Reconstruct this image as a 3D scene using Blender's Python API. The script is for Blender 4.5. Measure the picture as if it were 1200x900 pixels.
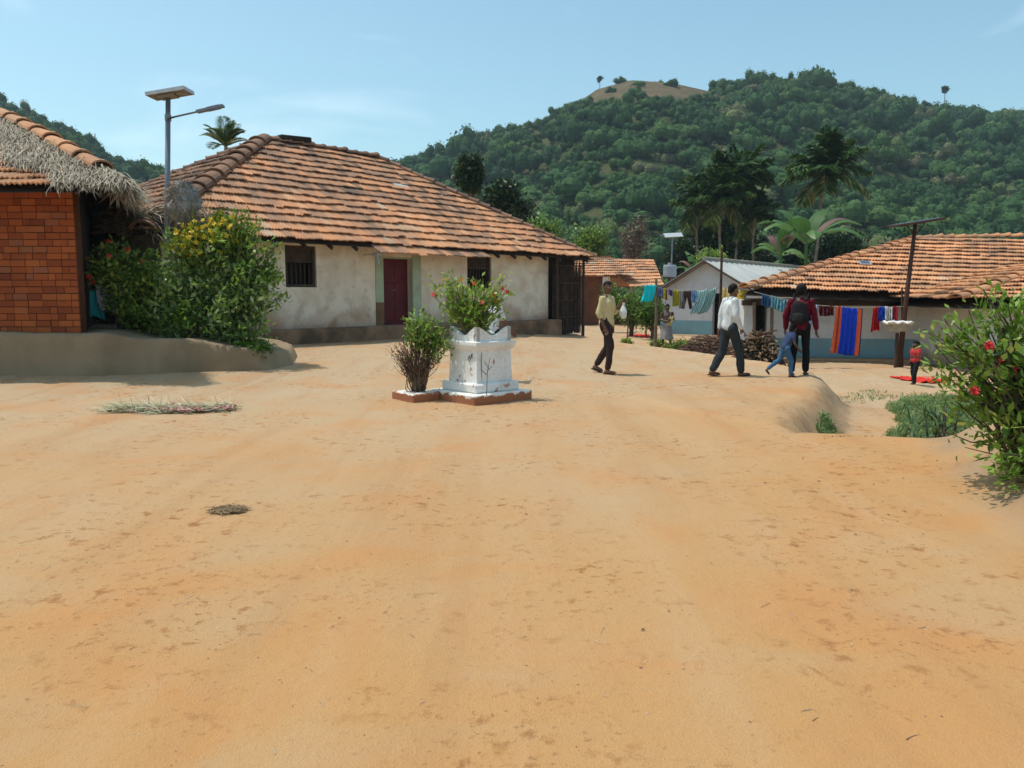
import bpy, math, random
import numpy as np
from mathutils import Vector, Matrix, noise as mnoise
R = math.radians
rng = np.random.default_rng(7)
random.seed(7)
for o in list(bpy.data.objects): bpy.data.objects.remove(o)
scene = bpy.context.scene
col = scene.collection

# ------------------------------------------------------------------ camera, sky, sun, exposure
CAMZ, FPX, PITCH = 1.5, 920.0, math.atan(105/920)
cd = bpy.data.cameras.new('camera'); cam = bpy.data.objects.new('camera', cd); col.objects.link(cam)
cam.location = (0, 0, CAMZ); cam.rotation_euler = (math.pi/2-PITCH, 0, 0)
cd.sensor_width = 36; cd.lens = 36*FPX/1200; cd.clip_start = .05; cd.clip_end = 6000
scene.camera = cam
SUN_EL, SUN_AZ = R(69), math.atan2(.96, -.26)      # travel of the light on the ground = (.96,-.26)
world = bpy.data.worlds.new("World"); scene.world = world; world.use_nodes = True
nt = world.node_tree; bg = nt.nodes['Background']
sky = nt.nodes.new('ShaderNodeTexSky'); sky.sky_type = 'NISHITA'; sky.sun_disc = False
sky.sun_elevation = SUN_EL; sky.sun_rotation = math.atan2(-.96, .26)
sky.air_density = 1.0; sky.dust_density = 2.2; sky.ozone_density = 1.4; sky.altitude = 300
# faint cirrus wisps, part of the sky
tc = nt.nodes.new('ShaderNodeTexCoord'); mp = nt.nodes.new('ShaderNodeMapping'); mp.inputs['Scale'].default_value = (1.6, 1.6, 5)
wn = nt.nodes.new('ShaderNodeTexNoise'); wn.inputs['Scale'].default_value = 2.3; wn.inputs['Detail'].default_value = 8; wn.inputs['Distortion'].default_value = .6
wr = nt.nodes.new('ShaderNodeMapRange'); wr.inputs[1].default_value = .56; wr.inputs[2].default_value = .86; wr.inputs[4].default_value = .35
wm = nt.nodes.new('ShaderNodeMixRGB'); wm.inputs['Color2'].default_value = (7.5, 8.3, 8.8, 1)
nt.links.new(tc.outputs['Generated'], mp.inputs[0]); nt.links.new(mp.outputs[0], wn.inputs['Vector'])
nt.links.new(wn.outputs[0], wr.inputs[0]); nt.links.new(wr.outputs[0], wm.inputs[0])
st = nt.nodes.new('ShaderNodeMixRGB'); st.blend_type = 'MULTIPLY'; st.inputs[0].default_value = 1; st.inputs['Color2'].default_value = (.98, 1.17, 1.02, 1)
nt.links.new(sky.outputs[0], st.inputs['Color1']); nt.links.new(st.outputs[0], wm.inputs['Color1']); nt.links.new(wm.outputs[0], bg.inputs['Color'])
bg.inputs['Strength'].default_value = .15
sd = bpy.data.lights.new('sun', 'SUN'); sun = bpy.data.objects.new('sun', sd); col.objects.link(sun)
sd.energy = 2.9; sd.angle = R(.53); sd.color = (1, .95, .87)
tv = Vector((.96*math.cos(SUN_EL), -.26*math.cos(SUN_EL), -math.sin(SUN_EL)))
sun.rotation_euler = tv.to_track_quat('-Z', 'Y').to_euler(); sun.location = (-20, 20, 40)
vs = scene.view_settings; vs.view_transform = 'Standard'; vs.look = 'None'; vs.exposure = .24; vs.gamma = 1; vs.use_curve_mapping = False
scene.render.engine = 'CYCLES'

# ------------------------------------------------------------------ pixel <-> place helpers
_c, _s = math.cos(PITCH), math.sin(PITCH)
def ray(px, py):
    u, v = (px-600)/FPX, (450-py)/FPX
    return Vector((u, _c+v*_s, -_s+v*_c))
def at(px, py, Y):
    d = ray(px, py); return Vector((0, 0, CAMZ))+d*(Y/d.y)
def gp(px, py, z=0.):
    d = ray(px, py); return Vector((0, 0, CAMZ))+d*((z-CAMZ)/d.z)
def sm(t):
    t = np.clip(t, 0, 1); return t*t*(3-2*t)

# value noise on numpy arrays
def _h(i, j, s):
    n = (i*374761393+j*668265263+s*982451653) & 0x7fffffff
    n = ((n ^ (n >> 13))*1274126177) & 0x7fffffff
    return ((n ^ (n >> 16)) & 0xffff)/65535.
def vn(x, y, s=0):
    x = np.asarray(x, float); y = np.asarray(y, float)
    i = np.floor(x).astype(np.int64); j = np.floor(y).astype(np.int64); fx = sm(x-i); fy = sm(y-j)
    return ((_h(i, j, s)*(1-fx)+_h(i+1, j, s)*fx)*(1-fy)+(_h(i, j+1, s)*(1-fx)+_h(i+1, j+1, s)*fx)*fy)*2-1
def fbm(x, y, s=0, o=4):
    r = 0; a = 1
    for k in range(o): r = r+a*vn(x*2**k, y*2**k, s+k*17); a *= .5
    return r

# ------------------------------------------------------------------ materials
def new_mat(name):
    m = bpy.data.materials.new(name); m.use_nodes = True
    return m, m.node_tree, m.node_tree.nodes['Principled BSDF']
def ramp(nt, stops):
    r = nt.nodes.new('ShaderNodeValToRGB'); e = r.color_ramp.elements
    e[0].position, e[0].color = stops[0][0], (*stops[0][1], 1)
    e[1].position, e[1].color = stops[-1][0], (*stops[-1][1], 1)
    for p, c in stops[1:-1]:
        q = e.new(p); q.color = (*c, 1)
    return r
def noise(nt, scale, detail=5, coord='Object', dist=0, mapscale=None, rough=.55):
    t = nt.nodes.new('ShaderNodeTexCoord'); n = nt.nodes.new('ShaderNodeTexNoise')
    n.inputs['Scale'].default_value = scale; n.inputs['Detail'].default_value = detail; n.inputs['Distortion'].default_value = dist
    n.inputs['Roughness'].default_value = rough
    if mapscale:
        m = nt.nodes.new('ShaderNodeMapping'); m.inputs['Scale'].default_value = mapscale
        nt.links.new(t.outputs[coord], m.inputs[0]); nt.links.new(m.outputs[0], n.inputs['Vector'])
    else: nt.links.new(t.outputs[coord], n.inputs['Vector'])
    return n
def mix(nt, f, a, b, mode='MIX'):
    m = nt.nodes.new('ShaderNodeMixRGB'); m.blend_type = mode
    for i, v in ((0, f), (1, a), (2, b)):
        if isinstance(v, (int, float)): m.inputs[i].default_value = v
        elif isinstance(v, tuple): m.inputs[i].default_value = (*v, 1)
        else: nt.links.new(v, m.inputs[i])
    return m.outputs[0]
def rng_node(nt, v, a, b, c=0., d=1.):
    r = nt.nodes.new('ShaderNodeMapRange')
    for i, q in ((1, a), (2, b), (3, c), (4, d)): r.inputs[i].default_value = q
    nt.links.new(v, r.inputs[0]); return r.outputs[0]
def bump(nt, b, h, strength=.3, dist=.02):
    n = nt.nodes.new('ShaderNodeBump'); n.inputs['Strength'].default_value = strength; n.inputs['Distance'].default_value = dist
    nt.links.new(h, n.inputs['Height']); nt.links.new(n.outputs[0], b.inputs['Normal']); return n
def simple(name, c1, c2=None, scale=4, rough=.8, bs=.2, bd=.01, metal=0, lo=.35, hi=.65, spec=.3, fine=None):
    m, nt, b = new_mat(name); c2 = c2 or tuple(v*.8 for v in c1)
    n = noise(nt, scale, 6); r = ramp(nt, [(lo, c1), (hi, c2)]); nt.links.new(n.outputs[0], r.inputs[0])
    nt.links.new(r.outputs[0], b.inputs['Base Color']); b.inputs['Roughness'].default_value = rough
    b.inputs['Metallic'].default_value = metal; b.inputs['Specular IOR Level'].default_value = spec
    f = noise(nt, fine or scale*8, 4); bump(nt, b, f.outputs[0], bs, bd); return m
def attr_mat(name, stops, rough=.8, nscale=3, namt=.35, ncol=(.1, .08, .06), bs=.3, bd=.01, transl=0, spec=.3, coord='Object'):
    """colour picked per face by the 'rnd' attribute, broken up by noise"""
    m, nt, b = new_mat(name)
    a = nt.nodes.new('ShaderNodeAttribute'); a.attribute_name = 'rnd'
    r = ramp(nt, stops); nt.links.new(a.outputs['Fac'], r.inputs[0])
    n = noise(nt, nscale, 6, coord); f = rng_node(nt, n.outputs[0], .42, .72, 0, namt)
    c = mix(nt, f, r.outputs[0], ncol)
    nt.links.new(c, b.inputs['Base Color']); b.inputs['Roughness'].default_value = rough; b.inputs['Specular IOR Level'].default_value = spec
    if bs: bump(nt, b, noise(nt, nscale*9, 3, coord).outputs[0], bs, bd)
    if transl:
        t = nt.nodes.new('ShaderNodeBsdfTranslucent'); nt.links.new(c, t.inputs[0]); ms = nt.nodes.new('ShaderNodeMixShader')
        ms.inputs[0].default_value = transl; nt.links.new(b.outputs[0], ms.inputs[1]); nt.links.new(t.outputs[0], ms.inputs[2])
        nt.links.new(ms.outputs[0], nt.nodes['Material Output'].inputs[0])
    return m

def ground_mat(name='packed_earth'):
    m, nt, b = new_mat(name)
    big = noise(nt, .22, 4, dist=.3); mid = noise(nt, .9, 6, dist=.5); fl = noise(nt, 8.5, 6, dist=.25, rough=.65); mask = noise(nt, .7, 4)
    speck = noise(nt, 26, 3); fine = noise(nt, 120, 4)
    sep = nt.nodes.new('ShaderNodeSeparateXYZ'); t = nt.nodes.new('ShaderNodeTexCoord'); nt.links.new(t.outputs['Object'], sep.inputs[0])
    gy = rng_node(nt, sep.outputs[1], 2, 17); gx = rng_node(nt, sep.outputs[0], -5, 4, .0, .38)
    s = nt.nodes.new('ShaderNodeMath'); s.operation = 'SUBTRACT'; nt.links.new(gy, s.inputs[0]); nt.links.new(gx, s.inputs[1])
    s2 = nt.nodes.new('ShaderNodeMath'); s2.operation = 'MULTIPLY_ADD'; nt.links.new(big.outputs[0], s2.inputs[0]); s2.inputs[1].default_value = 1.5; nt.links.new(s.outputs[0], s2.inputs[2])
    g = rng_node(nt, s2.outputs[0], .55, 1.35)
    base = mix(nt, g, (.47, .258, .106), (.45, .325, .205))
    patch = mix(nt, rng_node(nt, mid.outputs[0], .47, .70, 0, .6), base, (.50, .225, .082))
    grey = noise(nt, .55, 5, dist=.8, mapscale=(1, 1.6, 1))
    patch = mix(nt, rng_node(nt, grey.outputs[0], .50, .66, 0, .34), patch, (.43, .32, .20))
    trk = noise(nt, .8, 4, dist=.5); tm = nt.nodes.new('ShaderNodeMapping'); tm.inputs['Rotation'].default_value = (0, 0, R(28)); tm.inputs['Scale'].default_value = (2.6, .28, 1)
    tcc = nt.nodes.new('ShaderNodeTexCoord'); nt.links.new(tcc.outputs['Object'], tm.inputs[0]); nt.links.new(tm.outputs[0], trk.inputs['Vector'])
    patch = mix(nt, rng_node(nt, trk.outputs[0], .52, .68, 0, .30), patch, (.37, .19, .085)); patch = mix(nt, rng_node(nt, trk.outputs[0], .48, .30, 0, .30), patch, (.50, .33, .19))
    fm = nt.nodes.new('ShaderNodeMath'); fm.operation = 'MULTIPLY'
    nt.links.new(rng_node(nt, fl.outputs[0], .55, .67), fm.inputs[0]); nt.links.new(rng_node(nt, mask.outputs[0], .44, .58, .08, 1.), fm.inputs[1])
    c = mix(nt, fm.outputs[0], patch, (.30, .135, .05))
    sm_ = nt.nodes.new('ShaderNodeMath'); sm_.operation = 'MULTIPLY'
    nt.links.new(rng_node(nt, speck.outputs[0], .62, .70), sm_.inputs[0]); nt.links.new(rng_node(nt, mask.outputs[0], .40, .62, .1, .8), sm_.inputs[1])
    c = mix(nt, sm_.outputs[0], c, (.22, .11, .055))
    c = mix(nt, rng_node(nt, fine.outputs[0], .3, .7, 0, .10), c, (.30, .17, .08))
    ge = nt.nodes.new('ShaderNodeAttribute'); ge.attribute_name = 'face'
    c = mix(nt, ge.outputs['Fac'], c, mix(nt, rng_node(nt, mid.outputs[0], .4, .6), (.34, .25, .165), (.27, .19, .12)))
    nt.links.new(c, b.inputs['Base Color']); b.inputs['Roughness'].default_value = .95; b.inputs['Specular IOR Level'].default_value = .1
    add = nt.nodes.new('ShaderNodeMath'); add.operation = 'MULTIPLY_ADD'; nt.links.new(fl.outputs[0], add.inputs[0]); add.inputs[1].default_value = 1.6; nt.links.new(fine.outputs[0], add.inputs[2])
    add2 = nt.nodes.new('ShaderNodeMath'); add2.operation = 'MULTIPLY_ADD'; nt.links.new(speck.outputs[0], add2.inputs[0]); add2.inputs[1].default_value = .8; nt.links.new(add.outputs[0], add2.inputs[2])
    bump(nt, b, add2.outputs[0], .55, .014)
    return m
M = {}
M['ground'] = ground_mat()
M['mud'] = simple('mud_terrace', (.36, .25, .15), (.30, .19, .10), 2.5, .95, .4, .02)
M['terrace'] = simple('mud_terrace_earth', (.33, .235, .145), (.25, .175, .105), 1.5, .95, .4, .02)
def plaster(name, c, stain, dirt, zlo, zhi):
    m, nt, b = new_mat(name)
    n1 = noise(nt, 1.6, 7, dist=.5); n2 = noise(nt, 6, 5)
    a = mix(nt, rng_node(nt, n1.outputs[0], .42, .72, 0, .75), c, stain)
    a = mix(nt, rng_node(nt, n2.outputs[0], .58, .75, 0, .35), a, tuple(v*.5 for v in stain))
    t = nt.nodes.new('ShaderNodeTexCoord'); sep = nt.nodes.new('ShaderNodeSeparateXYZ'); nt.links.new(t.outputs['Object'], sep.inputs[0])
    mm = nt.nodes.new('ShaderNodeMath'); mm.operation = 'MULTIPLY_ADD'; nt.links.new(n1.outputs[0], mm.inputs[0]); mm.inputs[1].default_value = -.9; nt.links.new(sep.outputs[2], mm.inputs[2])
    a = mix(nt, rng_node(nt, mm.outputs[0], zlo-.45, zhi-.45, .9, 0), a, dirt)
    nt.links.new(a, b.inputs['Base Color']); b.inputs['Roughness'].default_value = .9; b.inputs['Specular IOR Level'].default_value = .2
    bump(nt, b, n2.outputs[0], .35, .03); return m
M['white_wall'] = plaster('limewashed_wall', (.80, .71, .58), (.52, .37, .25), (.36, .15, .07), .35, 1.15)
M['plinth'] = simple('red_mud_plinth', (.33, .19, .11), (.13, .08, .05), 1.8, .9, .5, .02)
M['shed_wall'] = plaster('grey_limewash', (.60, .60, .61), (.46, .45, .45), (.28, .2, .15), -.3, .2)
M['blue_dado'] = simple('blue_paint', (.20, .40, .46), (.22, .33, .36), 2.2, .85)
M['mud_wall'] = simple('red_mud_wall', (.20, .075, .035), (.13, .05, .03), 2, .95)
M['right_wall'] = plaster('bluish_limewash', (.66, .65, .62), (.50, .48, .45), (.25, .2, .17), .2, .6)
tile_stops = [(0, (.13, .08, .055)), (.18, (.28, .16, .10)), (.42, (.46, .23, .125)), (.7, (.60, .27, .125)), (.9, (.60, .33, .185)), (1, (.52, .38, .26))]
M['tile'] = attr_mat('clay_roof_tile', tile_stops, .85, 1.0, .7, (.20, .135, .10))
M['tile_new'] = attr_mat('fresh_clay_roof_tile', [(0, (.24, .13, .08)), (.2, (.44, .21, .11)), (.5, (.58, .27, .125)), (.8, (.64, .32, .16)), (1, (.58, .38, .24))], .85, .9, .75, (.22, .14, .09))
M['tile_old'] = attr_mat('weathered_ridge_tile', [(0, (.10, .06, .045)), (.5, (.24, .125, .075)), (1, (.34, .19, .12))], .9, 2, .6, (.1, .08, .07))
M['brick'] = attr_mat('red_brick', [(0, (.20, .045, .016)), (.5, (.34, .08, .022)), (.85, (.42, .115, .032)), (1, (.30, .10, .05))], .9, 1.6, .4, (.14, .035, .014))
M['mortar'] = simple('mortar', (.13, .045, .022), (.09, .035, .02), 6, .95)
M['straw'] = attr_mat('grey_straw', [(0, (.13, .10, .075)), (.4, (.30, .25, .185)), (.8, (.44, .375, .28)), (1, (.56, .47, .34))], .8, 2, .3, (.2, .12, .06), bs=0)
M['straw_base'] = simple('straw_base', (.22, .18, .13), (.12, .09, .06), 9, .95, .9, .04)
M['wood'] = simple('dark_wood', (.085, .052, .035), (.045, .03, .022), 5, .8)
M['wood_light'] = simple('weathered_wood', (.23, .17, .12), (.14, .10, .07), 7, .85)
M['stick'] = simple('dry_sticks', (.20, .13, .08), (.10, .065, .04), 9, .9)
M['black'] = simple('near_black', (.02, .016, .014), (.03, .022, .018), 3, .9)  # plain near-black; on the brick house side wall it paints in shade
M['door_red'] = simple('maroon_door', (.13, .012, .02), (.08, .01, .014), 3, .6)
M['door_green'] = simple('pale_green_paint', (.42, .50, .36), (.33, .38, .26), 3, .7)
M['brown_paint'] = simple('brown_paint', (.22, .13, .06), (.16, .09, .05), 3, .8)
M['metal'] = simple('galvanised_pole', (.22, .25, .29), (.17, .19, .22), 6, .5, .1, .002, .35)
M['rust'] = simple('rusty_pole', (.09, .035, .02), (.055, .025, .018), 8, .8)
M['panel'] = simple('panel_glass', (.04, .05, .075), (.06, .07, .1), 20, .2, .0, .001, 0, spec=.6)
M['panel_back'] = simple('panel_back', (.32, .30, .25), (.2, .18, .15), 8, .7)
M['alum'] = simple('aluminium', (.55, .56, .57), (.45, .46, .47), 8, .45, .05, .002, .6)
M['sheet'] = simple('cement_sheet', (.50, .50, .47), (.40, .40, .38), .9, .85, .2, .01)
M['limewash'] = simple('bright_limewash', (.80, .79, .75), (.64, .62, .58), 5, .85, .5, .02, lo=.4, hi=.7)
M['rope'] = simple('rope', (.3, .27, .22), None, 9, .9)
M['skin'] = simple('brown_skin', (.155, .070, .038), (.13, .058, .030), 14, .5, .05, .002, spec=.4)
M['skin_dark'] = simple('dark_brown_skin', (.10, .052, .034), (.08, .04, .027), 14, .5, .05, .002, spec=.4)
M['hair'] = simple('black_hair', (.008, .006, .006), (.012, .010, .009), 40, .7, .5, .004, spec=.15)
M['eye'] = simple('eye', (.02, .012, .01), None, 10, .2)
M['eyewhite'] = simple('eye_white', (.6, .57, .52), None, 10, .3)
M['lip'] = simple('lip', (.16, .05, .04), None, 10, .5)
_cl = {}
def cloth(c, c2=None, scale=14):
    k = (c, c2)
    if k not in _cl: _cl[k] = simple('cloth', c, c2 or tuple(v*.82 for v in c), scale, .9, .15, .004, spec=.1)
    return _cl[k]
def leafm(name, stops, tr=.3, rough=.45, namt=.25, spec=.35): return attr_mat(name, stops, rough, 1.2, namt, (.05, .075, .02), bs=0, transl=tr, spec=spec)
M['leaf_bush'] = leafm('shrub_leaf', [(0, (.06, .12, .02)), (.5, (.15, .26, .035)), (.85, (.26, .38, .06)), (1, (.42, .48, .12))])
M['leaf_gloss'] = leafm('glossy_leaf', [(0, (.065, .13, .03)), (.5, (.15, .26, .055)), (.85, (.25, .37, .09)), (1, (.45, .54, .28))], .28, .40, .2, .5)
M['leaf_yellow'] = leafm('yellow_green_leaf', [(0, (.09, .16, .02)), (.5, (.20, .27, .025)), (1, (.42, .42, .03))], .3)
M['leaf_light'] = leafm('fresh_leaf', [(0, (.07, .14, .02)), (.5, (.16, .30, .035)), (.9, (.30, .44, .06)), (1, (.45, .48, .10))], .35)
M['leaf_dark'] = leafm('dark_leaf', [(0, (.010, .028, .010)), (.6, (.025, .06, .015)), (1, (.06, .12, .025))], .2)
M['leaf_palm'] = leafm('palm_leaf', [(0, (.022, .055, .012)), (.6, (.05, .11, .02)), (.93, (.11, .18, .035)), (1, (.30, .28, .14))], .25)
M['leaf_banana'] = leafm('banana_leaf', [(0, (.035, .09, .02)), (.6, (.08, .18, .04)), (1, (.19, .30, .11))], .35)
M['leaf_dry'] = leafm('dry_leaf', [(0, (.09, .045, .035)), (.6, (.19, .10, .075)), (1, (.32, .22, .13))], .15)
M['grass'] = leafm('grass_blade', [(0, (.07, .13, .035)), (.5, (.14, .23, .07)), (.8, (.26, .34, .12)), (1, (.42, .42, .2))], .35, .6)
M['forest'] = attr_mat('forest_canopy', [(0, (.026, .062, .026)), (.3, (.040, .092, .032)), (.6, (.062, .125, .038)), (.82, (.098, .165, .046)), (.93, (.13, .17, .06)), (1, (.16, .14, .085))], .8, .06, .3, (.03, .055, .025), bs=0, transl=.15, spec=.1)
M['hill'] = simple('hill_soil', (.045, .06, .022), (.09, .085, .04), .06, .95, .5, .5)
def hillmat():
    m, nt, b = new_mat('hill_soil')
    n = noise(nt, .05, 6); a = nt.nodes.new('ShaderNodeAttribute'); a.attribute_name = 'bald'
    c = mix(nt, rng_node(nt, n.outputs[0], .4, .6), (.04, .055, .02), (.075, .075, .032)); n2 = noise(nt, .25, 6)
    d = mix(nt, rng_node(nt, n2.outputs[0], .4, .62), (.15, .10, .062), (.085, .08, .042))
    nt.links.new(mix(nt, a.outputs['Fac'], c, d), b.inputs['Base Color']); b.inputs['Roughness'].default_value = .95; b.inputs['Specular IOR Level'].default_value = .05
    return m
M['hill'] = hillmat()
M['bark'] = simple('bark', (.16, .12, .09), (.08, .06, .045), 8, .9)
M['palm_bark'] = simple('palm_bark', (.22, .19, .15), (.12, .10, .08), 5, .9)
M['red_flower'] = simple('red_petal', (.62, .03, .02), (.5, .02, .03), 20, .5)
M['orange_flower'] = simple('orange_petal', (.62, .13, .02), (.55, .08, .03), 20, .5)
M['yellow_flower'] = simple('yellow_petal', (.72, .52, .02), (.62, .40, .02), 20, .5)
M['white_flower'] = simple('white_petal', (.8, .8, .76), None, 20, .6)

# ------------------------------------------------------------------ mesh helpers
class MB:
    def __init__(s): s.v = []; s.f = []; s.m = []; s.r = []
    def add(s, vs, fs, mi=0, r=0.5):
        o = len(s.v); s.v.extend([tuple(p) for p in vs]); s.f.extend([tuple(i+o for i in f) for f in fs])
        s.m.extend([mi]*len(fs)); s.r.extend([r]*len(fs)); return s
    def box(s, a, b, mi=0, r=.5, bev=0, rot=None, c=None):
        x0, y0, z0 = a; x1, y1, z1 = b
        if bev:
            e = bev; vs = []
            for z, i in ((z0, e), (z0+e, 0), (z1-e, 0), (z1, e)):
                for x, y in ((x0+i, y0+e), (x0+e, y0+i) if not i else (x0+i+e, y0+i), (x1-e, y0+i), (x1-i, y0+e), (x1-i, y1-e), (x1-e, y1-i), (x0+e, y1-i), (x0+i, y1-e)):
                    vs.append((x, y, z))
            fs = [tuple(range(7, -1, -1)), tuple(range(24, 32))]
            for k in range(3):
                for j in range(8): fs.append((k*8+j, k*8+(j+1) % 8, (k+1)*8+(j+1) % 8, (k+1)*8+j))
        else:
            vs = [(x0, y0, z0), (x1, y0, z0), (x1, y1, z0), (x0, y1, z0), (x0, y0, z1), (x1, y0, z1), (x1, y1, z1), (x0, y1, z1)]
            fs = [(0, 3, 2, 1), (4, 5, 6, 7), (0, 1, 5, 4), (1, 2, 6, 5), (2, 3, 7, 6), (3, 0, 4, 7)]
        if rot is not None:
            c = Vector(c or ((x0+x1)/2, (y0+y1)/2, (z0+z1)/2)); vs = [c+rot@(Vector(p)-c) for p in vs]
        return s.add(vs, fs, mi, r)
    def tube(s, pts, rad, n=6, mi=0, r=.5, cap=True):
        pts = [Vector(p) for p in pts]; rad = rad if isinstance(rad, (list, tuple)) else [rad]*len(pts)
        vs = []; fs = []
        for i, p in enumerate(pts):
            d = (pts[min(i+1, len(pts)-1)]-pts[max(i-1, 0)]).normalized()
            a = d.cross(Vector((0, 0, 1)));
            if a.length < .05: a = d.cross(Vector((0, 1, 0)))
            a.normalize(); b = d.cross(a)
            for k in range(n):
                t = 2*math.pi*k/n; vs.append(p+(a*math.cos(t)+b*math.sin(t))*rad[i])
        for i in range(len(pts)-1):
            for k in range(n): fs.append((i*n+k, i*n+(k+1) % n, (i+1)*n+(k+1) % n, (i+1)*n+k))
        if cap: fs.append(tuple(range(n-1, -1, -1))); fs.append(tuple(range((len(pts)-1)*n, len(pts)*n)))
        return s.add(vs, fs, mi, r)
    def sweep(s, secs, mi=0, r=.5, caps=True):   # list of rings of equal count
        n = len(secs[0]); vs = [p for q in secs for p in q]; fs = []
        for i in range(len(secs)-1):
            for k in range(n): fs.append((i*n+k, i*n+(k+1) % n, (i+1)*n+(k+1) % n, (i+1)*n+k))
        if caps: fs.append(tuple(range(n-1, -1, -1))); fs.append(tuple(range((len(secs)-1)*n, len(secs)*n)))
        return s.add(vs, fs, mi, r)
    def build(s, name, mats, parent=None, smooth=False, loc=None):
        me = bpy.data.meshes.new(name); me.from_pydata(s.v, [], s.f)
        mats = mats if isinstance(mats, (list, tuple)) else [mats]
        for m in mats: me.materials.append(m)
        me.polygons.foreach_set('material_index', s.m)
        a = me.attributes.new('rnd', 'FLOAT', 'FACE'); a.data.foreach_set('value', s.r)
        if smooth: me.polygons.foreach_set('use_smooth', [True]*len(me.polygons))
        me.update(); return link(name, me, parent, loc)
def link(name, me, parent=None, loc=None):
    o = bpy.data.objects.new(name, me); col.objects.link(o)
    if parent is not None: o.parent = parent
    if loc is not None: o.location = loc
    return o
def np_mesh(name, V, F, mat, attrs=None, parent=None, smooth=False, loc=None):
    me = bpy.data.meshes.new(name); V = np.asarray(V, np.float32); F = np.asarray(F, np.int32); k = F.shape[1]
    me.vertices.add(len(V)); me.vertices.foreach_set('co', V.ravel())
    me.loops.add(F.size); me.loops.foreach_set('vertex_index', F.ravel())
    me.polygons.add(len(F)); me.polygons.foreach_set('loop_start', np.arange(len(F), dtype=np.int32)*k)
    me.polygons.foreach_set('loop_total', np.full(len(F), k, np.int32))
    if smooth: me.polygons.foreach_set('use_smooth', np.ones(len(F), bool))
    me.update(calc_edges=True)
    for n_, (dom, d) in (attrs or {}).items():
        a = me.attributes.new(n_, 'FLOAT', dom); a.data.foreach_set('value', np.asarray(d, np.float32))
    me.materials.append(mat); return link(name, me, parent, loc)
def tag(o, label=None, cat=None, group=None, kind=None):
    if label: o['label'] = label
    if cat: o['category'] = cat
    if group: o['group'] = group
    if kind: o['kind'] = kind
    return o
def empty(name, loc, rz=0, **k):
    o = bpy.data.objects.new(name, None); col.objects.link(o); o.location = loc; o.rotation_euler = (0, 0, rz); o.empty_display_size = .2
    return tag(o, **k)

# ------------------------------------------------------------------ ground sheet
YARD = [(-70, -30), (2.2, -30), (1.9, 0), (2.35, 2.5), (3.1, 4.7), (3.85, 6.9), (4.3, 8.1), (3.9, 8.45), (3.05, 8.5), (3.15, 9.1), (3.75, 10.2), (4.55, 11.6), (5.25, 13.2), (5.75, 15), (5.6, 17), (4.6, 20), (3.5, 23.2), (2.75, 26.5), (2.2, 33), (-70, 33)]
def sdist(x, y, poly):
    x = np.asarray(x, float); y = np.asarray(y, float); d = np.full(x.shape, 1e9); ins = np.zeros(x.shape, bool)
    n = len(poly)
    for i in range(n):
        ax, ay = poly[i]; bx, by = poly[(i+1) % n]
        ex, ey = bx-ax, by-ay; t = np.clip(((x-ax)*ex+(y-ay)*ey)/(ex*ex+ey*ey), 0, 1)
        d = np.minimum(d, np.hypot(x-ax-t*ex, y-ay-t*ey))
        if ay != by:
            c = ((ay > y) != (by > y)) & (x < (bx-ax)*(y-ay)/(by-ay)+ax); ins ^= c
    return np.where(ins, -d, d)
SLAB = [(.2, 13.4), (.9, 12.3), (1.75, 11.5), (2.2, 9.9), (3.0, 8.9), (7, 9), (7, 30), (1.2, 30), (-.4, 17)]
def g(x, y):
    x = np.asarray(x, float); y = np.asarray(y, float)
    sd_ = sdist(x, y, YARD)+fbm(x*.8, y*.8, 3)*.07+fbm(x*4, y*4, 13, 3)*.03
    z = .27*sm((y-11)/7)*sm((2.8-x)/4)+fbm(x*.35, y*.35, 5, 3)*.018*sm(y/5)
    z = z+.045*sm(-sdist(x, y, SLAB)/.16+.3)*sm((1.2-sd_)/1.2)
    lip = .055*np.exp(-((sd_+.22)/.2)**2)*sm((y-8.8)/1.5)*sm((30-y)/4)
    bankf = sm((9.0-y)/1.1)*sm((y+3)/4)
    low = -.45*sm(sd_/.55+.15)+fbm(x*1.1, y*1.1, 9, 5)*.05*sm(sd_/.5)
    low = low-.12*np.exp(-(((x-4.4)/.8)**2+((y-10.3)/1.6)**2))
    bank = .30*sm(sd_/1.0+.05)+.30*sm((sd_-.6)/2.5)+fbm(x*2, y*2, 12, 5)*.055*sm(sd_/.5)
    out = low*(1-bankf)+bank*bankf
    z = z*sm((.3-sd_)/1.2)+lip+out
    return z+.004*fbm(x*3, y*3, 21, 3)*(y < 30)
def G(x, y, dz=0): return float(g(np.array([x]), np.array([y]))[0])+dz
def build_ground():
    n = 620
    t = np.linspace(-1, 1, n); k = 7.2; X = 1.5+np.sinh(t*k)/math.sinh(k)*2500
    X = 1.0+np.sign(t)*((np.abs(t)*1.0)*14*1.0+np.abs(t)**9*2500)
    m = 760; u = np.linspace(0, 1, m); Y = 1.0+u*29+u**16*2600; Y = np.concatenate([[-300, -60, -12, -4, -1, 0, .5], Y])
    gx, gy = np.meshgrid(X, Y); gz = g(gx, gy)
    # footprints and scuffs pressed in the packed mud
    V = np.stack([gx.ravel(), gy.ravel(), gz.ravel()], 1)
    w = len(X); h = len(Y); i = np.arange(w-1)[None, :]+np.arange(h-1)[:, None]*w
    F = np.stack([i, i+1, i+1+w, i+w], -1).reshape(-1, 4)
    s_ = sdist(gx, gy, YARD); fa = .8*np.exp(-((s_-.28)/.26)**2)*sm((gy-8.3)/.8)*sm((24-gy)/3)+.75*sm((s_+.15)/.35)*sm((9.2-gy)/.8)*sm((gy+2)/2)
    fa = fa*np.clip(.75+.5*fbm(gx*2, gy*2, 55, 4), 0, 1)
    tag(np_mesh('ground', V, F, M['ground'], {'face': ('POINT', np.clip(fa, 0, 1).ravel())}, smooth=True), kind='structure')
build_ground()

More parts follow.
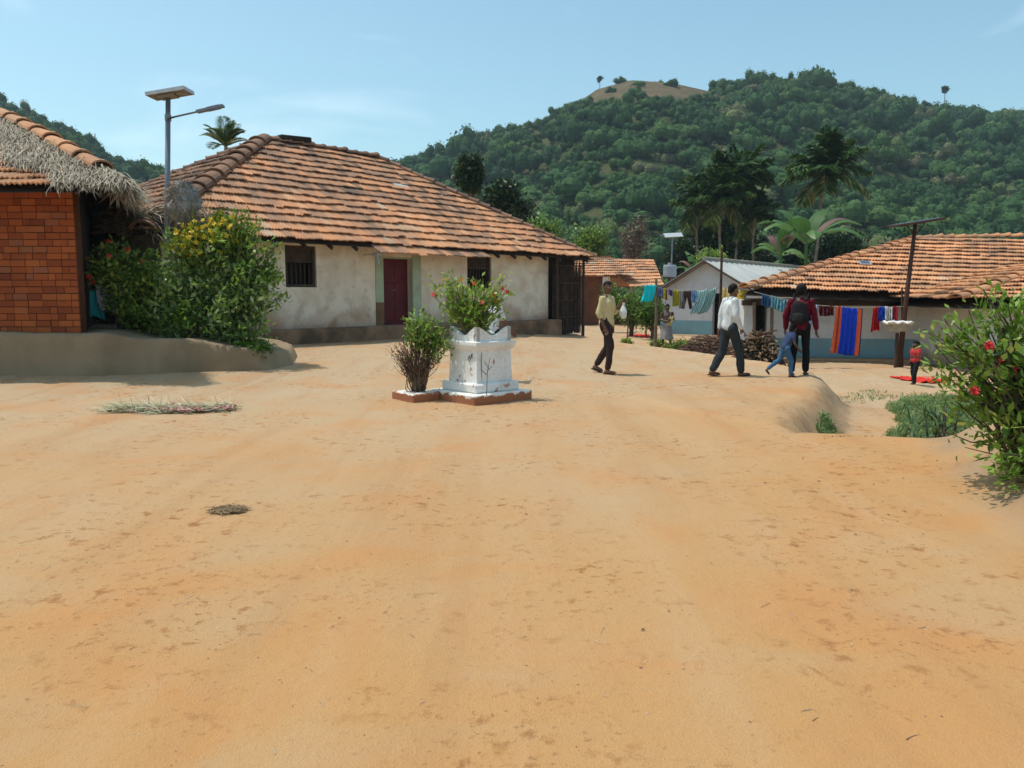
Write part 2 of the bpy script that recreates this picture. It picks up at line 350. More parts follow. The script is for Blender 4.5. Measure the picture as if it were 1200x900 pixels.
# hills ------------------------------------------------------------
SKY = [(-500, 60), (-250, 150), (-100, 222), (0, 230), (30, 212), (60, 200), (100, 177), (130, 158), (165, 148), (200, 140), (230, 118), (290, 100), (380, 118), (440, 138), (465, 150), (520, 168), (600, 192), (640, 205), (665, 226), (700, 250), (740, 261), (790, 257), (830, 248), (870, 248), (900, 253), (950, 255), (1000, 244), (1030, 235), (1070, 226), (1110, 220), (1150, 213), (1200, 211), (1300, 214), (1450, 190), (1700, 120)]
SX = np.array([a for a, b in SKY], float); SE = np.array([b for a, b in SKY], float)
_v = (450-(345-SE))/FPX; _u = (SX-600)/FPX; SXR = _u/(_c+_v*_s); SZR = (-_s+_v*_c)/(_c+_v*_s)
def hillz(x, y):
    y = np.maximum(y, 1); q = x/y; px = np.interp(q, SXR, SX); e = np.interp(q, SXR, SZR); left = sm((330-px)/150)
    Dp = 330+40*np.sin(px*.006)-70*left; Df = 120-10*left
    pk = e*Dp+CAMZ-1.6
    t = (y-Df)/(Dp-Df); up = np.where(t < 1, sm(np.clip(t, 0, 1))*.35+np.clip(t, 0, 1)*.65, 1-.5*np.clip(t-1, 0, 3)**1.0*.8)
    rid = fbm(x*.018, y*.018, 31, 4)*5*np.clip(t, 0, 1)*np.clip((1.-t)*4, 0, 1)
    return pk*up+rid-4*(t < 0)-1.2, px, t
def build_hill():
    az = np.linspace(-50, 50, 420)*math.pi/180; yy = np.concatenate([np.linspace(105, 420, 200), np.linspace(430, 900, 20)])
    A, Y = np.meshgrid(az, yy); X = np.tan(A)*Y; Z, px, t = hillz(X, Y)
    V = np.stack([X.ravel(), Y.ravel(), Z.ravel()], 1); w = len(az); h = len(yy)
    bald = (np.exp(-((px-752)/85)**4)*sm((t-.74)/.06)).ravel()
    bald = np.clip(bald*1.2, 0, 1)
    i = np.arange(w-1)[None, :]+np.arange(h-1)[:, None]*w; F = np.stack([i, i+1, i+1+w, i+w], -1).reshape(-1, 4)
    tag(np_mesh('hill', V, F, M['hill'], {'bald': ('POINT', bald)}, smooth=True), kind='structure')
build_hill()

def leafquads(P, D, L, W, rg, fold=.15, S=None, droop=0):
    n = len(P); L = np.broadcast_to(L, n)[:, None]; W = np.broadcast_to(W, n)[:, None]
    D = D/np.linalg.norm(D, axis=1, keepdims=True)
    if S is None: S = rg.normal(size=(n, 3))
    S = S-D*np.sum(S*D, 1, keepdims=True); S /= np.linalg.norm(S, axis=1, keepdims=True)+1e-9
    N = np.cross(D, S)
    a = P; b = P+D*L*.45+S*W*.5+N*W*fold; c = P+D*L+np.array([0, 0, -1])*L*droop; d = P+D*L*.45-S*W*.5+N*W*fold
    V = np.stack([a, b, c, d], 1).reshape(-1, 3); F = np.arange(4*n).reshape(-1, 4); return V, F

def build_forest():
    rg = np.random.default_rng(11)
    protos = []
    th = np.linspace(0, 2*math.pi, 9)[:-1]; ph = np.array([-.9, -.3, .3, .8, 1.3])
    for k in range(8):
        nl = rg.integers(6, 10); cen = rg.normal(size=(nl, 3))*[.44, .44, .24]; cen[:, 2] = np.abs(cen[:, 2])*.9+.35; rad = rg.uniform(.28, .52, nl)
        q = 420; li = rg.integers(0, nl, q); d = rg.normal(size=(q, 3)); d[:, 2] = np.abs(d[:, 2])*1.0-.35; d /= np.linalg.norm(d, axis=1, keepdims=True)
        P = cen[li]+d*rad[li][:, None]*rg.uniform(.88, 1.22, q)[:, None]
        T = np.cross(d, rg.normal(size=(q, 3))); T /= np.linalg.norm(T, axis=1, keepdims=True); T = T+d*rg.uniform(-.3, .35, (q, 1))
        V, F = leafquads(P, T, rg.uniform(.08, .17, q), rg.uniform(.07, .13, q), rg, .1, S=np.cross(d, T)+rg.normal(size=(q, 3))*.25)
        Q = [V.reshape(-1, 4, 3)]; cr = [rg.uniform(-.12, .12, q)+(rg.uniform(-.08, .10, nl))[li]]
        for c_, r_ in zip(cen, rad):
            jit = 1+rg.uniform(-.14, .14, (len(ph), 8)); g_ = np.array([[c_+r_*.84*jit[a, b]*np.array([math.cos(p)*math.cos(t), math.cos(p)*math.sin(t), math.sin(p)]) for b, t in enumerate(th)] for a, p in enumerate(ph)])
            qs = [[g_[a, b], g_[a, (b+1) % 8], g_[a+1, (b+1) % 8], g_[a+1, b]] for a in range(len(ph)-1) for b in range(8)]
            top = c_+np.array([0, 0, r_*.84]); qs += [[g_[-1, b], g_[-1, (b+1) % 8], g_[-1, (b+2) % 8], top] for b in range(0, 8, 2)]
            Q.append(np.array(qs)); cr.append(rg.uniform(-.06, .06, len(qs)))
        protos.append((np.concatenate(Q), np.concatenate(cr)))
    pts = []
    cell = {}
    tries = 24000
    yy = np.sqrt(rg.uniform(112**2, 375**2, tries)); az = rg.uniform(-R(40), R(38), tries); xx = np.tan(az)*yy
    zz, px, t = hillz(xx, yy)
    big = fbm(xx*.02, yy*.02, 77, 3)
    for i in range(tries):
        x, y = xx[i], yy[i]
        if t[i] > 1.06 or t[i] < -.1: continue
        if 670 < px[i] < 840 and t[i] > .76+.16*abs((px[i]-750)/85)**3 and rg.random() < .985: continue
        if 225 < px[i] < 455 and t[i] < .8: continue
        rr = rg.choice([2.4, 3.2, 4.2, 5.6, 7.2], p=[.2, .27, .27, .18, .08])
        if 230 < px[i] < 470: rr = min(rr, 4)
        if t[i] > .9: rr = min(rr, 4.6)
        if t[i] > .7 and 600 < px[i] < 840: rr = min(rr, 2.6)
        if t[i] > .93 and 600 < px[i] < 690: rr = min(rr, 1.9)
        c = (int(x//6), int(y//6)); ok = True
        for a in (-1, 0, 1):
            for b in (-1, 0, 1):
                for (qx, qy, qr) in cell.get((c[0]+a, c[1]+b), ()):
                    if (qx-x)**2+(qy-y)**2 < (.58*(qr+rr))**2: ok = False; break
                if not ok: break
            if not ok: break
        if not ok: continue
        cell.setdefault(c, []).append((x, y, rr)); pts.append((x, y, zz[i], rr, px[i], t[i], big[i]))
    Vs = []; Rs = []
    for (x, y, z, rr, px_, t_, bg_) in pts:
        Q, dr = protos[rg.integers(0, 8)]
        a = rg.uniform(0, 6.28); ca, sa = math.cos(a), math.sin(a)
        sc = np.array([rr*rg.uniform(.85, 1.1), rr*rg.uniform(.85, 1.1), rr*rg.uniform(.8, 1.35)])
        keep = len(Q)
        q = Q[:keep]*sc; q = np.stack([q[..., 0]*ca-q[..., 1]*sa, q[..., 0]*sa+q[..., 1]*ca, q[..., 2]], -1)
        Vs.append((q+[x, y, z-.6]).reshape(-1, 3))
        base = rg.normal(.36, .17)+.16*bg_+.15*max(0, .45-t_)+(.2 if rg.random() < .1 else 0)
        if rg.random() < .05+.07*(t_ < .5): base = rg.uniform(.9, 1.0)
        Rs.append(np.clip(base+dr[:keep], 0, 1))
    V = np.concatenate(Vs); r = np.concatenate(Rs); F = np.arange(len(V)).reshape(-1, 4)
    import time; print('forest crowns', len(pts), 'faces', len(F))
    tag(np_mesh('hill_forest', V, F, M['forest'], {'rnd': ('FACE', r)}), 'dense green forest covering the hillsides behind the village', 'forest', kind='stuff')
build_forest()

# ------------------------------------------------------------------ haze
def build_haze():
    mb = MB(); mb.box((-420, -25, -9), (420, 560, 118)); o = mb.build('haze', [])
    m = bpy.data.materials.new('haze'); m.use_nodes = True; nt = m.node_tree; nt.nodes.remove(nt.nodes['Principled BSDF'])
    v = nt.nodes.new('ShaderNodeVolumePrincipled'); v.inputs['Color'].default_value = (.72, .90, 1, 1); v.inputs['Density'].default_value = .00032; v.inputs['Anisotropy'].default_value = .3
    nt.links.new(v.outputs[0], nt.nodes['Material Output'].inputs['Volume']); o.data.materials.append(m)
    tag(o, 'thin pale blue haze over the hills', 'haze', kind='stuff')
HAZE = True
if HAZE: build_haze()

# ------------------------------------------------------------------ roofs and walls
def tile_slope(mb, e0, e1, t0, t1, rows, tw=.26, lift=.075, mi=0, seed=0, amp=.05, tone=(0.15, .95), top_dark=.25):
    rg = np.random.default_rng(seed); e0, e1, t0, t1 = [Vector(p) for p in (e0, e1, t0, t1)]
    u = (e1-e0).normalized(); W = (e1-e0).length; w = (t0-e0)-u*((t0-e0).dot(u)); Ls = w.length; w.normalize(); n = u.cross(w); n.normalize()
    if n.z < 0: n = -n
    l1 = (t0-e0).dot(u); r1 = (t1-e0).dot(u); off1 = (t1-e0).dot(n)/max(1., r1)
    sag = lambda q, f: .035*mnoise.noise(Vector((q*.45, f*3, seed)))+.012*mnoise.noise(Vector((q*1.7, f*9, seed)))
    prof = [0, .75, .25, .9, .25, .75, 0]; K = len(prof)-1
    for i in range(rows):
        f0, f1 = i/rows, min(1, (i+1.3)/rows); fc = (i+1)/rows
        L0, L1, R0_, R1_ = l1*f0, l1*f1, W+(r1-W)*f0, W+(r1-W)*f1
        off = (i % 2)*tw*.5
        j0 = int(math.floor((min(L0, L1)-off)/tw)); j1 = int(math.ceil((max(R0_, R1_)-off)/tw))
        rowtone = rg.normal(0, .05)
        for j in range(j0, j1):
            a, b = off+j*tw, off+(j+1)*tw
            if b <= L0 or a >= R0_: continue
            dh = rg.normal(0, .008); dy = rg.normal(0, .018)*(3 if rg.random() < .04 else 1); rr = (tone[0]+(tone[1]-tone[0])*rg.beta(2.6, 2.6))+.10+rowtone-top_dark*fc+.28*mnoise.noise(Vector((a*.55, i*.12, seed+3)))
            if rg.random() < .05: rr -= .35
            if rg.random() < .04: rr += .3
            vs = []
            for k in range(K+1):
                s = a+(b-a)*k/K; h = amp*prof[k]
                s0 = min(max(s, L0), R0_); s1 = min(max(s, L1), R1_)
                lo = e0+u*s0+w*(Ls*f0-.02+dy)+n*(lift+h+dh+off1*f0*s0+sag(s0, f0)); hi = e0+u*s1+w*(Ls*f1)+n*(h*.8+.003+off1*f1*s1+sag(s1, f1))
                vs += [lo, hi, lo-n*(.03)+w*.004]
            fs = []
            for k in range(K):
                p, q = 3*k, 3*k+3; fs += [(p, q, q+1, p+1), (p+2, q+2, q, p)]
            mb.add(vs, fs, mi, min(1, max(0, rr)))
def caps(mb, p0, p1, n, r=.12, mi=0, seed=0, lift=.05):
    rg = np.random.default_rng(seed); p0, p1 = Vector(p0), Vector(p1); d = (p1-p0)/n; dn = d.normalized(); side = dn.cross(Vector((0, 0, 1))).normalized(); up = side.cross(dn)
    for i in range(n):
        a = p0+d*i+up*(lift+rg.normal(0, .008))-d*.03+side*rg.normal(0, .012); b = p0+d*(i+1.12)+up*(lift-.03)
        secs = []
        for P, rr in ((a, r*1.15), (a+d*.12, r*1.15), (a+d*.14, r), (b, r*.9)):
            ring = [P+side*(rr*1.25*math.cos(t))+up*(rr*math.sin(t)*.9-.02) for t in np.linspace(0, math.pi, 8)]
            ring += [P+side*(rr*1.05*math.cos(t))+up*(rr*.78*math.sin(t)*.9-.02) for t in np.linspace(math.pi, 0, 8)]
            secs.append(ring)
        mb.sweep(secs, mi, float(np.clip(rg.normal(.5, .2), 0, 1)))
def wall(mb, x0, x1, z0, z1, y0, y1, opens=(), mi=0):
    """wall along local x with rectangular openings (xa,xb,za,zb)"""
    xs = sorted({x0, x1, *[o[0] for o in opens], *[o[1] for o in opens]})
    for a, b in zip(xs[:-1], xs[1:]):
        blocks = sorted([(o[2], o[3]) for o in opens if o[0] <= a+1e-6 and o[1] >= b-1e-6]); z = z0
        for (p, q) in blocks:
            if p > z: mb.box((a, y0, z), (b, y1, p), mi)
            z = q
        if z < z1: mb.box((a, y0, z), (b, y1, z1), mi)
def window_part(parent, x0, x1, z0, z1, y0, y1, name='window', bars=6, vertical=True, split=.4):
    t = .07; f = MB()
    f.box((x0, y0, z0), (x0+t, y1, z1)); f.box((x1-t, y0, z0), (x1, y1, z1)); f.box((x0+t, y0, z0), (x1-t, y1, z0+t)); f.box((x0+t, y0, z1-t), (x1-t, y1, z1))
    zs = z0+(z1-z0)*(1-split); f.box((x0+t, y0+.01, zs), (x1-t, y1-.01, zs+.05))
    w = f.build(name, M['wood'], parent)
    b = MB(); ym = (y0+y1)/2
    for i in range(bars):
        x = x0+t+(x1-x0-2*t)*(i+.5)/bars; b.box((x-.012, ym-.012, z0+t), (x+.012, ym+.012, zs))
    for i in range(4):
        z = zs+.05+(z1-t-zs-.05)*(i+.5)/4; b.box((x0+t, ym-.03, z-.035), (x1-t, ym, z+.03))
    b.build('window_bars', M['wood'], w)
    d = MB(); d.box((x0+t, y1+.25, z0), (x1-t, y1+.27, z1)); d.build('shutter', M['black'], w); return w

# ---- whitewashed house with the big hipped roof
def white_house():
    ang = math.atan2(.7507, .6606); gz = .22
    r = empty('village_house', (-5.69, 18.7, 0), ang, label='whitewashed house with large hipped clay tile roof and maroon door', cat='house')
    ze, zr = 2.80, 6.14; s0, s1 = -2.95, 13.1; W = 10.1; a0, a1 = 3.05, 7.3
    w = MB()
    ops = [(.78, 1.69, 1.68, 2.72), (3.87, 4.94, .64, 2.55), (7.2, 8.3, 1.62, 2.74)]
    wall(w, -2.3, 11.2, .2, 2.85, .6, .9, ops)
    w.box((-2.3, .9, .2), (-2.0, 9.4, 2.95)); w.box((10.9, .9, .2), (11.2, 9.4, 2.95)); wall(w, -2.0, 10.9, .2, 2.95, 9.1, 9.4)
    w.build('wall', M['white_wall'], r)
    p = MB(); p.box((-2.6, .22, 0), (11.55, .597, .64), bev=.05); p.build('plinth', M['plinth'], r)
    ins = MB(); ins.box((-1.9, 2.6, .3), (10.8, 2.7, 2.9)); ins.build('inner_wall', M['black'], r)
    rf = MB(); rf2 = MB()
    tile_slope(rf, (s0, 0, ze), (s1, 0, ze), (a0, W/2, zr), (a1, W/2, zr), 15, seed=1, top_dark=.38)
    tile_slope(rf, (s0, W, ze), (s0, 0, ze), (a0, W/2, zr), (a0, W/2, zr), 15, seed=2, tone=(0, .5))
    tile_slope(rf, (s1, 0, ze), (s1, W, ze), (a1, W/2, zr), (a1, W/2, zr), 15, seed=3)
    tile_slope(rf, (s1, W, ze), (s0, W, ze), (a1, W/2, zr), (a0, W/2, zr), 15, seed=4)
    sl = (zr-ze)/(W/2)
    tile_slope(rf, (3.0, -.37, ze-.37*sl-.02), (7.2, -.37, ze-.37*sl-.02), (3.0, .03, ze-.03+.03*sl), (7.2, .03, ze-.03+.03*sl), 1, seed=5)
    ro = rf.build('roof', M['tile'], r)
    c = MB()
    caps(c, (s0, 0, ze), (a0, W/2, zr), 14, .2, seed=1); caps(c, (s1, 0, ze), (a1, W/2, zr), 20, .14, seed=2)
    caps(c, (a1, W/2, zr), (a0, W/2, zr), 10, .13, seed=3); caps(c, (s0, W, ze), (a0, W/2, zr), 24, .12, seed=4); caps(c, (s1, W, ze), (a1, W/2, zr), 20, .12, seed=5)
    c.build('ridge_tiles', M['tile_old'], ro)
    # boarding under the tiles
    u = MB(); d = .07
    u.add([(s0, 0, ze-d), (s1, 0, ze-d), (a1, W/2, zr-d), (a0, W/2, zr-d), (s0, W, ze-d), (s1, W, ze-d)], [(0, 1, 2, 3), (0, 3, 4), (1, 5, 2), (3, 2, 5, 4)]); u.build('roof_underside', M['wood'], ro)
    rb = MB()
    for k in range(20):
        x = s0+.8+k*.78; rb.add(*beam((x, .95, ze+.6*sl-.12+.25*sl), (x, -.02, ze-.15), .05, .09))
    rb.build('rafters', M['wood'], ro)
    b = MB(); b.box((a0+.5, W/2-.16, zr+.09), (a0+1.6, W/2+.14, zr+.24), bev=.03, rot=Matrix.Rotation(-.06, 3, 'Y')); b.build('ridge_board', M['black'], ro)
    gl = MB(); zz = lambda y: ze+sl*y+.075
    gl.add([(6.55, 3.05, zz(3.05)), (7.15, 3.05, zz(3.05)), (7.15, 3.35, zz(3.35)), (6.55, 3.35, zz(3.35)), (6.55, 3.05, zz(3.05)-.03), (7.15, 3.05, zz(3.05)-.03), (7.15, 3.35, zz(3.35)-.03), (6.55, 3.35, zz(3.35)-.03)], [(0, 1, 2, 3), (4, 7, 6, 5), (0, 4, 5, 1), (1, 5, 6, 2), (2, 6, 7, 3), (3, 7, 4, 0)]); gl.build('skylight', M['sheet'], ro)
    # window, door, second window
    window_part(r, .78, 1.69, 1.68, 2.72, .66, .82); window_part(r, 7.2, 8.3, 1.62, 2.74, .66, .82, bars=7)
    dr = MB(); dr.box((3.87, .80, .64), (4.94, .86, 2.55))
    for k in range(3):
        for xx in (3.95, 4.44): dr.box((xx, .785, .76+k*.6), (xx+.42, .80, .76+k*.6+.48), bev=.006)
    d_ = dr.build('door', M['door_red'], r)
    k = MB(); k.tube([(4.36, .765, 1.62), (4.46, .765, 1.62)], .012); k.build('door_bolt', M['metal'], d_)
    fr = MB(); fr.box((3.60, .575, 1.28), (3.87, .70, 2.6)); fr.box((4.94, .575, .66), (5.27, .70, 2.6), 0); fr.box((3.60, .575, .66), (3.87, .70, 1.28), 1)
    fr.box((3.87, .62, 2.5), (4.94, .78, 2.6), 0); fr.build('door_frame', [M['door_green'], M['brown_paint']], r)
    # brushwood screen closing the porch at the end
    sc = MB(); rg = random.Random(3)
    for i in range(150):
        x = 11.25+rg.random()*1.6; y = .35+rg.random()*.12; sc.tube([(x, y, .1+rg.random()*.1), (x+rg.uniform(-.06, .06), y+rg.uniform(-.03, .03), 1.4), (x+rg.uniform(-.1, .1), y, rg.uniform(2.2, 2.75))], [.018, .016, .01], 4)
    for i in range(4): sc.tube([(11.2, .34, .7+.6*i), (12.9, .34, .7+.6*i)], .02, 5)
    sc.build('brushwood_screen', M['wood'], r)
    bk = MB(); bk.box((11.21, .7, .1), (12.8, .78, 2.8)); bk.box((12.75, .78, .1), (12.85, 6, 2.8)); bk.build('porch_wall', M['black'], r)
    for x in (11.3, 12.85):
        pp = MB(); pp.tube([(x, .3, 0), (x+.02, .3, 1.4), (x, .3, 2.75)], [.06, .05, .05], 8); pp.build('post', M['wood'], r)
    lm = MB(); lm.box((3.12, -.1, 2.52), (3.28, .12, 2.60), bev=.01); lm.tube([(3.2, .02, 2.53), (3.2, -.02, 2.42), (3.2, -.05, 2.30)], [.045, .04, .03], 8); lm.tube([(3.2, .1, 2.56), (3.2, .6, 2.56)], .015, 6)
    lm.build('eave_lamp', M['alum'], r)
def beam(a, b, w, h):
    a, b = Vector(a), Vector(b); d = (b-a).normalized(); s = d.cross(Vector((0, 0, 1))).normalized()*w/2; u = s.cross(d).normalized()*h/2
    vs = [a-s-u, a+s-u, a+s+u, a-s+u, b-s-u, b+s-u, b+s+u, b-s+u]
    return vs, [(0, 1, 2, 3), (7, 6, 5, 4), (0, 4, 5, 1), (1, 5, 6, 2), (2, 6, 7, 3), (3, 7, 4, 0)]
white_house()

# ---- brick house at the left with straw on its roof
BH = dict(x1=-7.68, y=14.0, base=.83)
def straw_strands(P, D, L, rg, w=.012, sag=.25, lift=.0):
    """thin three-segment blades"""
    n = len(P); D = D/np.linalg.norm(D, axis=1, keepdims=True); S = np.cross(D, [0, 0, 1.])+rg.normal(size=(n, 3))*.3; S /= np.linalg.norm(S, axis=1, keepdims=True)
    L = np.broadcast_to(L, n)[:, None]; W = w*rg.uniform(.6, 1.5, n)[:, None]
    c = rg.normal(size=(n, 3))*.06
    pts = [P, P+D*L*.4+c*L, P+D*L*.75+c*L-np.array([0, 0, 1])*L*sag*.3, P+D*L-np.array([0, 0, 1])*L*sag]
    ws = [1, 1, .8, .15]
    V = np.stack([q for p, k in zip(pts, ws) for q in (p-S*W*k, p+S*W*k)], 1).reshape(-1, 3)
    b = np.arange(n)[:, None]*8; F = np.stack([b+[0, 1, 3, 2], b+[2, 3, 5, 4], b+[4, 5, 7, 6]], 1).reshape(-1, 4)
    return V, F, np.repeat(np.clip(rg.normal(.5, .25, n), 0, 1), 3)
def brick_house():
    r = empty('village_house', (-11, 16, 0), 0, label='red brick house with old straw on its tiled roof at left', cat='house'); O = Vector((-11, 16, 0))
    x1, y0, zb = BH['x1'], BH['y'], BH['base']; zt = 3.30
    L = lambda p: Vector(p)-O
    m = MB(); m.box(L((-17, y0+.02, zb-.4)), L((x1-.02, y0+.25, zt+.1)));  m.box(L((-17, 20.8, zb-.4)), L((x1-3.5, 21, zt+.1))); m.box(L((-17, y0+.25, zb-.4)), L((-16.8, 20.8, zt+.1)))
    m.build('wall_core', M['mortar'], r)
    m = MB(); q = [(x1-.04, y0+.252), (x1-3.3, 21.0), (x1-3.5, 20.9), (x1-.26, y0+.252)]; m.add([L((x, y, z)) for z in (zb-.4, zt+.1) for x, y in q], [(0, 1, 2, 3), (7, 6, 5, 4), (0, 4, 5, 1), (1, 5, 6, 2), (2, 6, 7, 3), (3, 7, 4, 0)]); m.build('shade_painted_side_wall', M['black'], r)  # side wall left without bricks, its deep shade put into the black colour
    b = MB(); rg = random.Random(5); ch = .118; bl = .26
    n = int((zt-zb+.1)/ch)
    for i in range(n):
        z = zb-.02+i*ch; x = x1-(i % 2)*bl*.5-.002*rg.random()
        if i % 2: b.box(L((x+.006, y0-rg.random()*.012, z+.004)), L((x1-rg.random()*.008, y0+.03, z+ch-.01)), r=rg.random(), bev=.004)
        while x > -17:
            w = bl*rg.choice([1, 1, 1, .5, .95]); j = rg.gauss(0, .004)
            b.box(L((x-w+.008, y0-.008+j, z+.004+rg.gauss(0, .002))), L((x-.003, y0+.03, z+ch-.010)), r=min(1, max(0, rg.gauss(.5, .25)))); x -= w
        y = y0+.01
        while y < 20.6:
            y += bl
    b.build('brick_wall', M['brick'], r)
    C = Vector((-6.42, 13.22, 3.24)); k = .425; T = 5.2; rid = C+Vector((-T, T, T*k)); far = Vector((-19, 13.22, 3.24))
    rf = MB()
    tile_slope(rf, L(far), L(C), L((-19, rid.y, rid.z)), L(rid), 13, seed=11)
    Cb = C+Vector((-3.8, 9.2, 0)); tile_slope(rf, L(C), L(Cb), L(rid), L(rid), 13, seed=12)
    tile_slope(rf, L(Cb), L((-19, Cb.y, C.z)), L(rid), L((-19, rid.y, rid.z)), 13, seed=13)
    ro = rf.build('roof', M['tile_new'], r)
    c = MB(); caps(c, L(C+Vector((-.62, .62, .62*k+.14))), L(rid+Vector((0, 0, .14))), 7, .14, seed=8); caps(c, L(rid), L((-19, rid.y, rid.z)), 14, .13, seed=9); c.build('ridge_tiles', M['tile_new'], ro)
    u = MB(); d = Vector((0, 0, .07)); u.add([L(far-d), L(C-d), L(rid-d), L(Vector((-19, rid.y, rid.z))-d), L(Cb-d), L(Vector((-19, Cb.y, C.z))-d)], [(0, 1, 2, 3), (1, 4, 2), (2, 4, 5, 3)]); u.build('roof_underside', M['wood'], ro)
    # grey straw thrown over the hip
    rg = np.random.default_rng(3); n = 15000
    t = rg.uniform(-.1, 5.1, n); side = rg.random(n) < .72
    hip = np.array(C)[None]+np.stack([-t, t, t*k], 1); hip[:, 2] += .10
    P = hip.copy(); run = rg.uniform(-.25, 1, n)**1.0
    # front slope: go down (-y)
    lim = np.minimum(t+.12, 1.15+.25*np.sin(t*3))
    P[side, 1] -= (np.clip(run, 0, 1)*lim)[side]; P[side, 2] -= (np.clip(run, 0, 1)*lim*k)[side]
    P[~side, 0] += (np.clip(run, 0, 1)*lim*.55)[~side]; P[~side, 2] -= (np.clip(run, 0, 1)*lim*k)[~side]
    P += rg.normal(size=(n, 3))*[.04, .04, .035]; P[:, 2] += .04
    D = np.where(side[:, None], np.array([.55, -1, -k*1.0]), np.array([.6, -.35, -k*1.1]))+rg.normal(size=(n, 3))*[.22, .22, .07]
    V, F, rr = straw_strands(P, D, rg.uniform(.25, .60, n)*np.where(side, .85, 1.15), rg, .007, .08)
    np_mesh('straw', V-np.array(O), F, M['straw'], {'rnd': ('FACE', rr)}, parent=r)
    # solid mat under the strands
    mb = MB(); N = 30; Q = 9; vs = []
    for i in range(N+1):
        tt = 5.1*i/N; h = Vector(C)+Vector((-tt, tt, tt*k+.09))
        for j in range(-Q, Q+1):
            s = j/Q; lm = min(tt+.1, 1.05)*abs(s); q = h+(Vector((0, -1, -k)) if j < 0 else Vector((.55, 0, -k)))*lm; q.z += .03*math.sin(i*1.7+j)+.03*(1-abs(s))-.05*abs(s); vs.append(L(q))
    W = 2*Q+1; fs = [(i*W+j, i*W+j+1, (i+1)*W+j+1, (i+1)*W+j) for i in range(N) for j in range(W-1)]
    mb.add(vs, fs); mb.build('straw_mat', M['straw_base'], r, smooth=True)
brick_house()
def heap_straw(name, C, half, D0, n, label, cat, mat, L=(.3, .7), seed=0, w=.008, parent=None, core=None):
    rg = np.random.default_rng(seed); P = rg.normal(size=(n, 3)); P /= np.linalg.norm(P, axis=1, keepdims=True); P *= rg.uniform(.5, 1, (n, 1))*half
    D = np.array(D0)[None]+rg.normal(size=(n, 3))*.3
    V, F, rr = straw_strands(P-D*.2, D, rg.uniform(*L, n), rg, w, .2)
    o = np_mesh(name, V, F, mat, {'rnd': ('FACE', rr)}, loc=C)
    return tag(o, label, cat)
heap_straw('straw_heap', at(186, 262, 17.2), np.array([1.15, .6, .25]), (1, -.1, .12), 6000, 'brown straw drying on the tiled roof slope behind the flowering shrubs', 'straw', M['straw'], L=(.4, 1.0), seed=5)

# mud terrace the brick house stands on
def terrace():
    poly = [(-22, 13.75), (-9, 13.68), (-7.2, 13.70), (-6.3, 13.85), (-5.7, 14.0), (-5.0, 14.05), (-4.3, 14.3), (-3.95, 15), (-4.3, 16.4), (-6.5, 17.6), (-7, 22), (-22, 22)]
    X = np.linspace(-22, -3.6, 460); Y = np.concatenate([np.linspace(13, 15.2, 120), np.linspace(15.25, 22.5, 60)]); gx, gy = np.meshgrid(X, Y)
    s = sdist(gx, gy, poly)+fbm(gx*1.5, gy*1.5, 4, 3)*.04+fbm(gx*6, gy*6, 14, 3)*.018
    top = .83-.15*sm((gx+7.3)/.9)-.10*sm((gx+5.9)/.8)-.25*sm((gx+5.2)/1.4)+fbm(gx, gy, 8, 5)*.03
    z = -.25+(top+.25)*sm(-s/(.11+.5*sm((gx+5.2)/1.2))+.15)
    V = np.stack([gx.ravel(), gy.ravel(), z.ravel()], 1); w = len(X); h = len(Y); i = np.arange(w-1)[None, :]+np.arange(h-1)[:, None]*w
    tag(np_mesh('mud_terrace', V, np.stack([i, i+1, i+1+w, i+w], -1).reshape(-1, 4), M['terrace'], smooth=True), kind='structure')
terrace()

# ---- brown mud house far behind
def brown_house():
    Y = 50.; gzb = -.45; A = at(660, 324, Y); r = empty('village_house', (A.x, Y, gzb), 0, label='distant brown mud house with stepped tile roofs beyond the porch', cat='house'); O = r.location.copy(); O.z = 0
    L = lambda p: Vector(p)-r.location
    w = MB(); x0 = at(655, 0, Y).x; x1 = at(712, 0, Y).x
    w.box(L((x0, Y+.8, gzb)), L((x1, Y+1.1, A.z))); w.box(L((x1-.3, Y+1.1, gzb)), L((x1, Y+7, A.z))); w.box(L((x0, Y+1.1, gzb)), L((x0+.3, Y+7, A.z))); w.build('wall', M['mud_wall'], r)
    w = MB(); w.box(L((x1+.0, Y+.6, gzb)), L((x1+.45, Y+.95, A.z))); w.build('pillar', M['limewash'], r)
    w = MB(); w.box(L((x1+.46, Y+2.5, gzb)), L((at(772, 0, Y).x, Y+2.8, 1.3))); w.build('back_wall', M['mud_wall'], r)
    rf = MB(); e0, e1 = at(655, 324, Y), at(747, 323, Y); t0, t1 = at(660, 302, Y+4), at(716, 302, Y+4)
    tile_slope(rf, L(e0), L(e1), L(t0), L(t1), 8, .4, seed=21, lift=.08, amp=.035)
    tile_slope(rf, L(t0), L(t1), L(e0+Vector((0, 8, 0))), L(e1+Vector((0, 8, 0))), 2, .5, seed=22)
    rf.build('roof', M['tile'], r)
    rf = MB(); e0, e1 = at(738, 337, Y-.5), at(778, 335, Y-.5); t0, t1 = at(704, 304.5, Y+5), at(766, 304.5, Y+5)
    e0 = at(738, 337, Y-.5)
    tile_slope(rf, L(e0), L(e1), L(t0), L(t1), 9, .4, seed=23, lift=.08, amp=.035)
    tile_slope(rf, L(e1+Vector((0, 11, 0))), L(e0+Vector((0, 11, 0))), L(t1), L(t0), 3, .5, seed=24)
    rf.build('roof', M['tile_new'], r)
    p = MB(); q = L(at(775, 336, Y)); p.tube([(q.x, .2, 0), (q.x, .2, q.z)], .08); p.build('post', M['wood'], r)
brown_house()

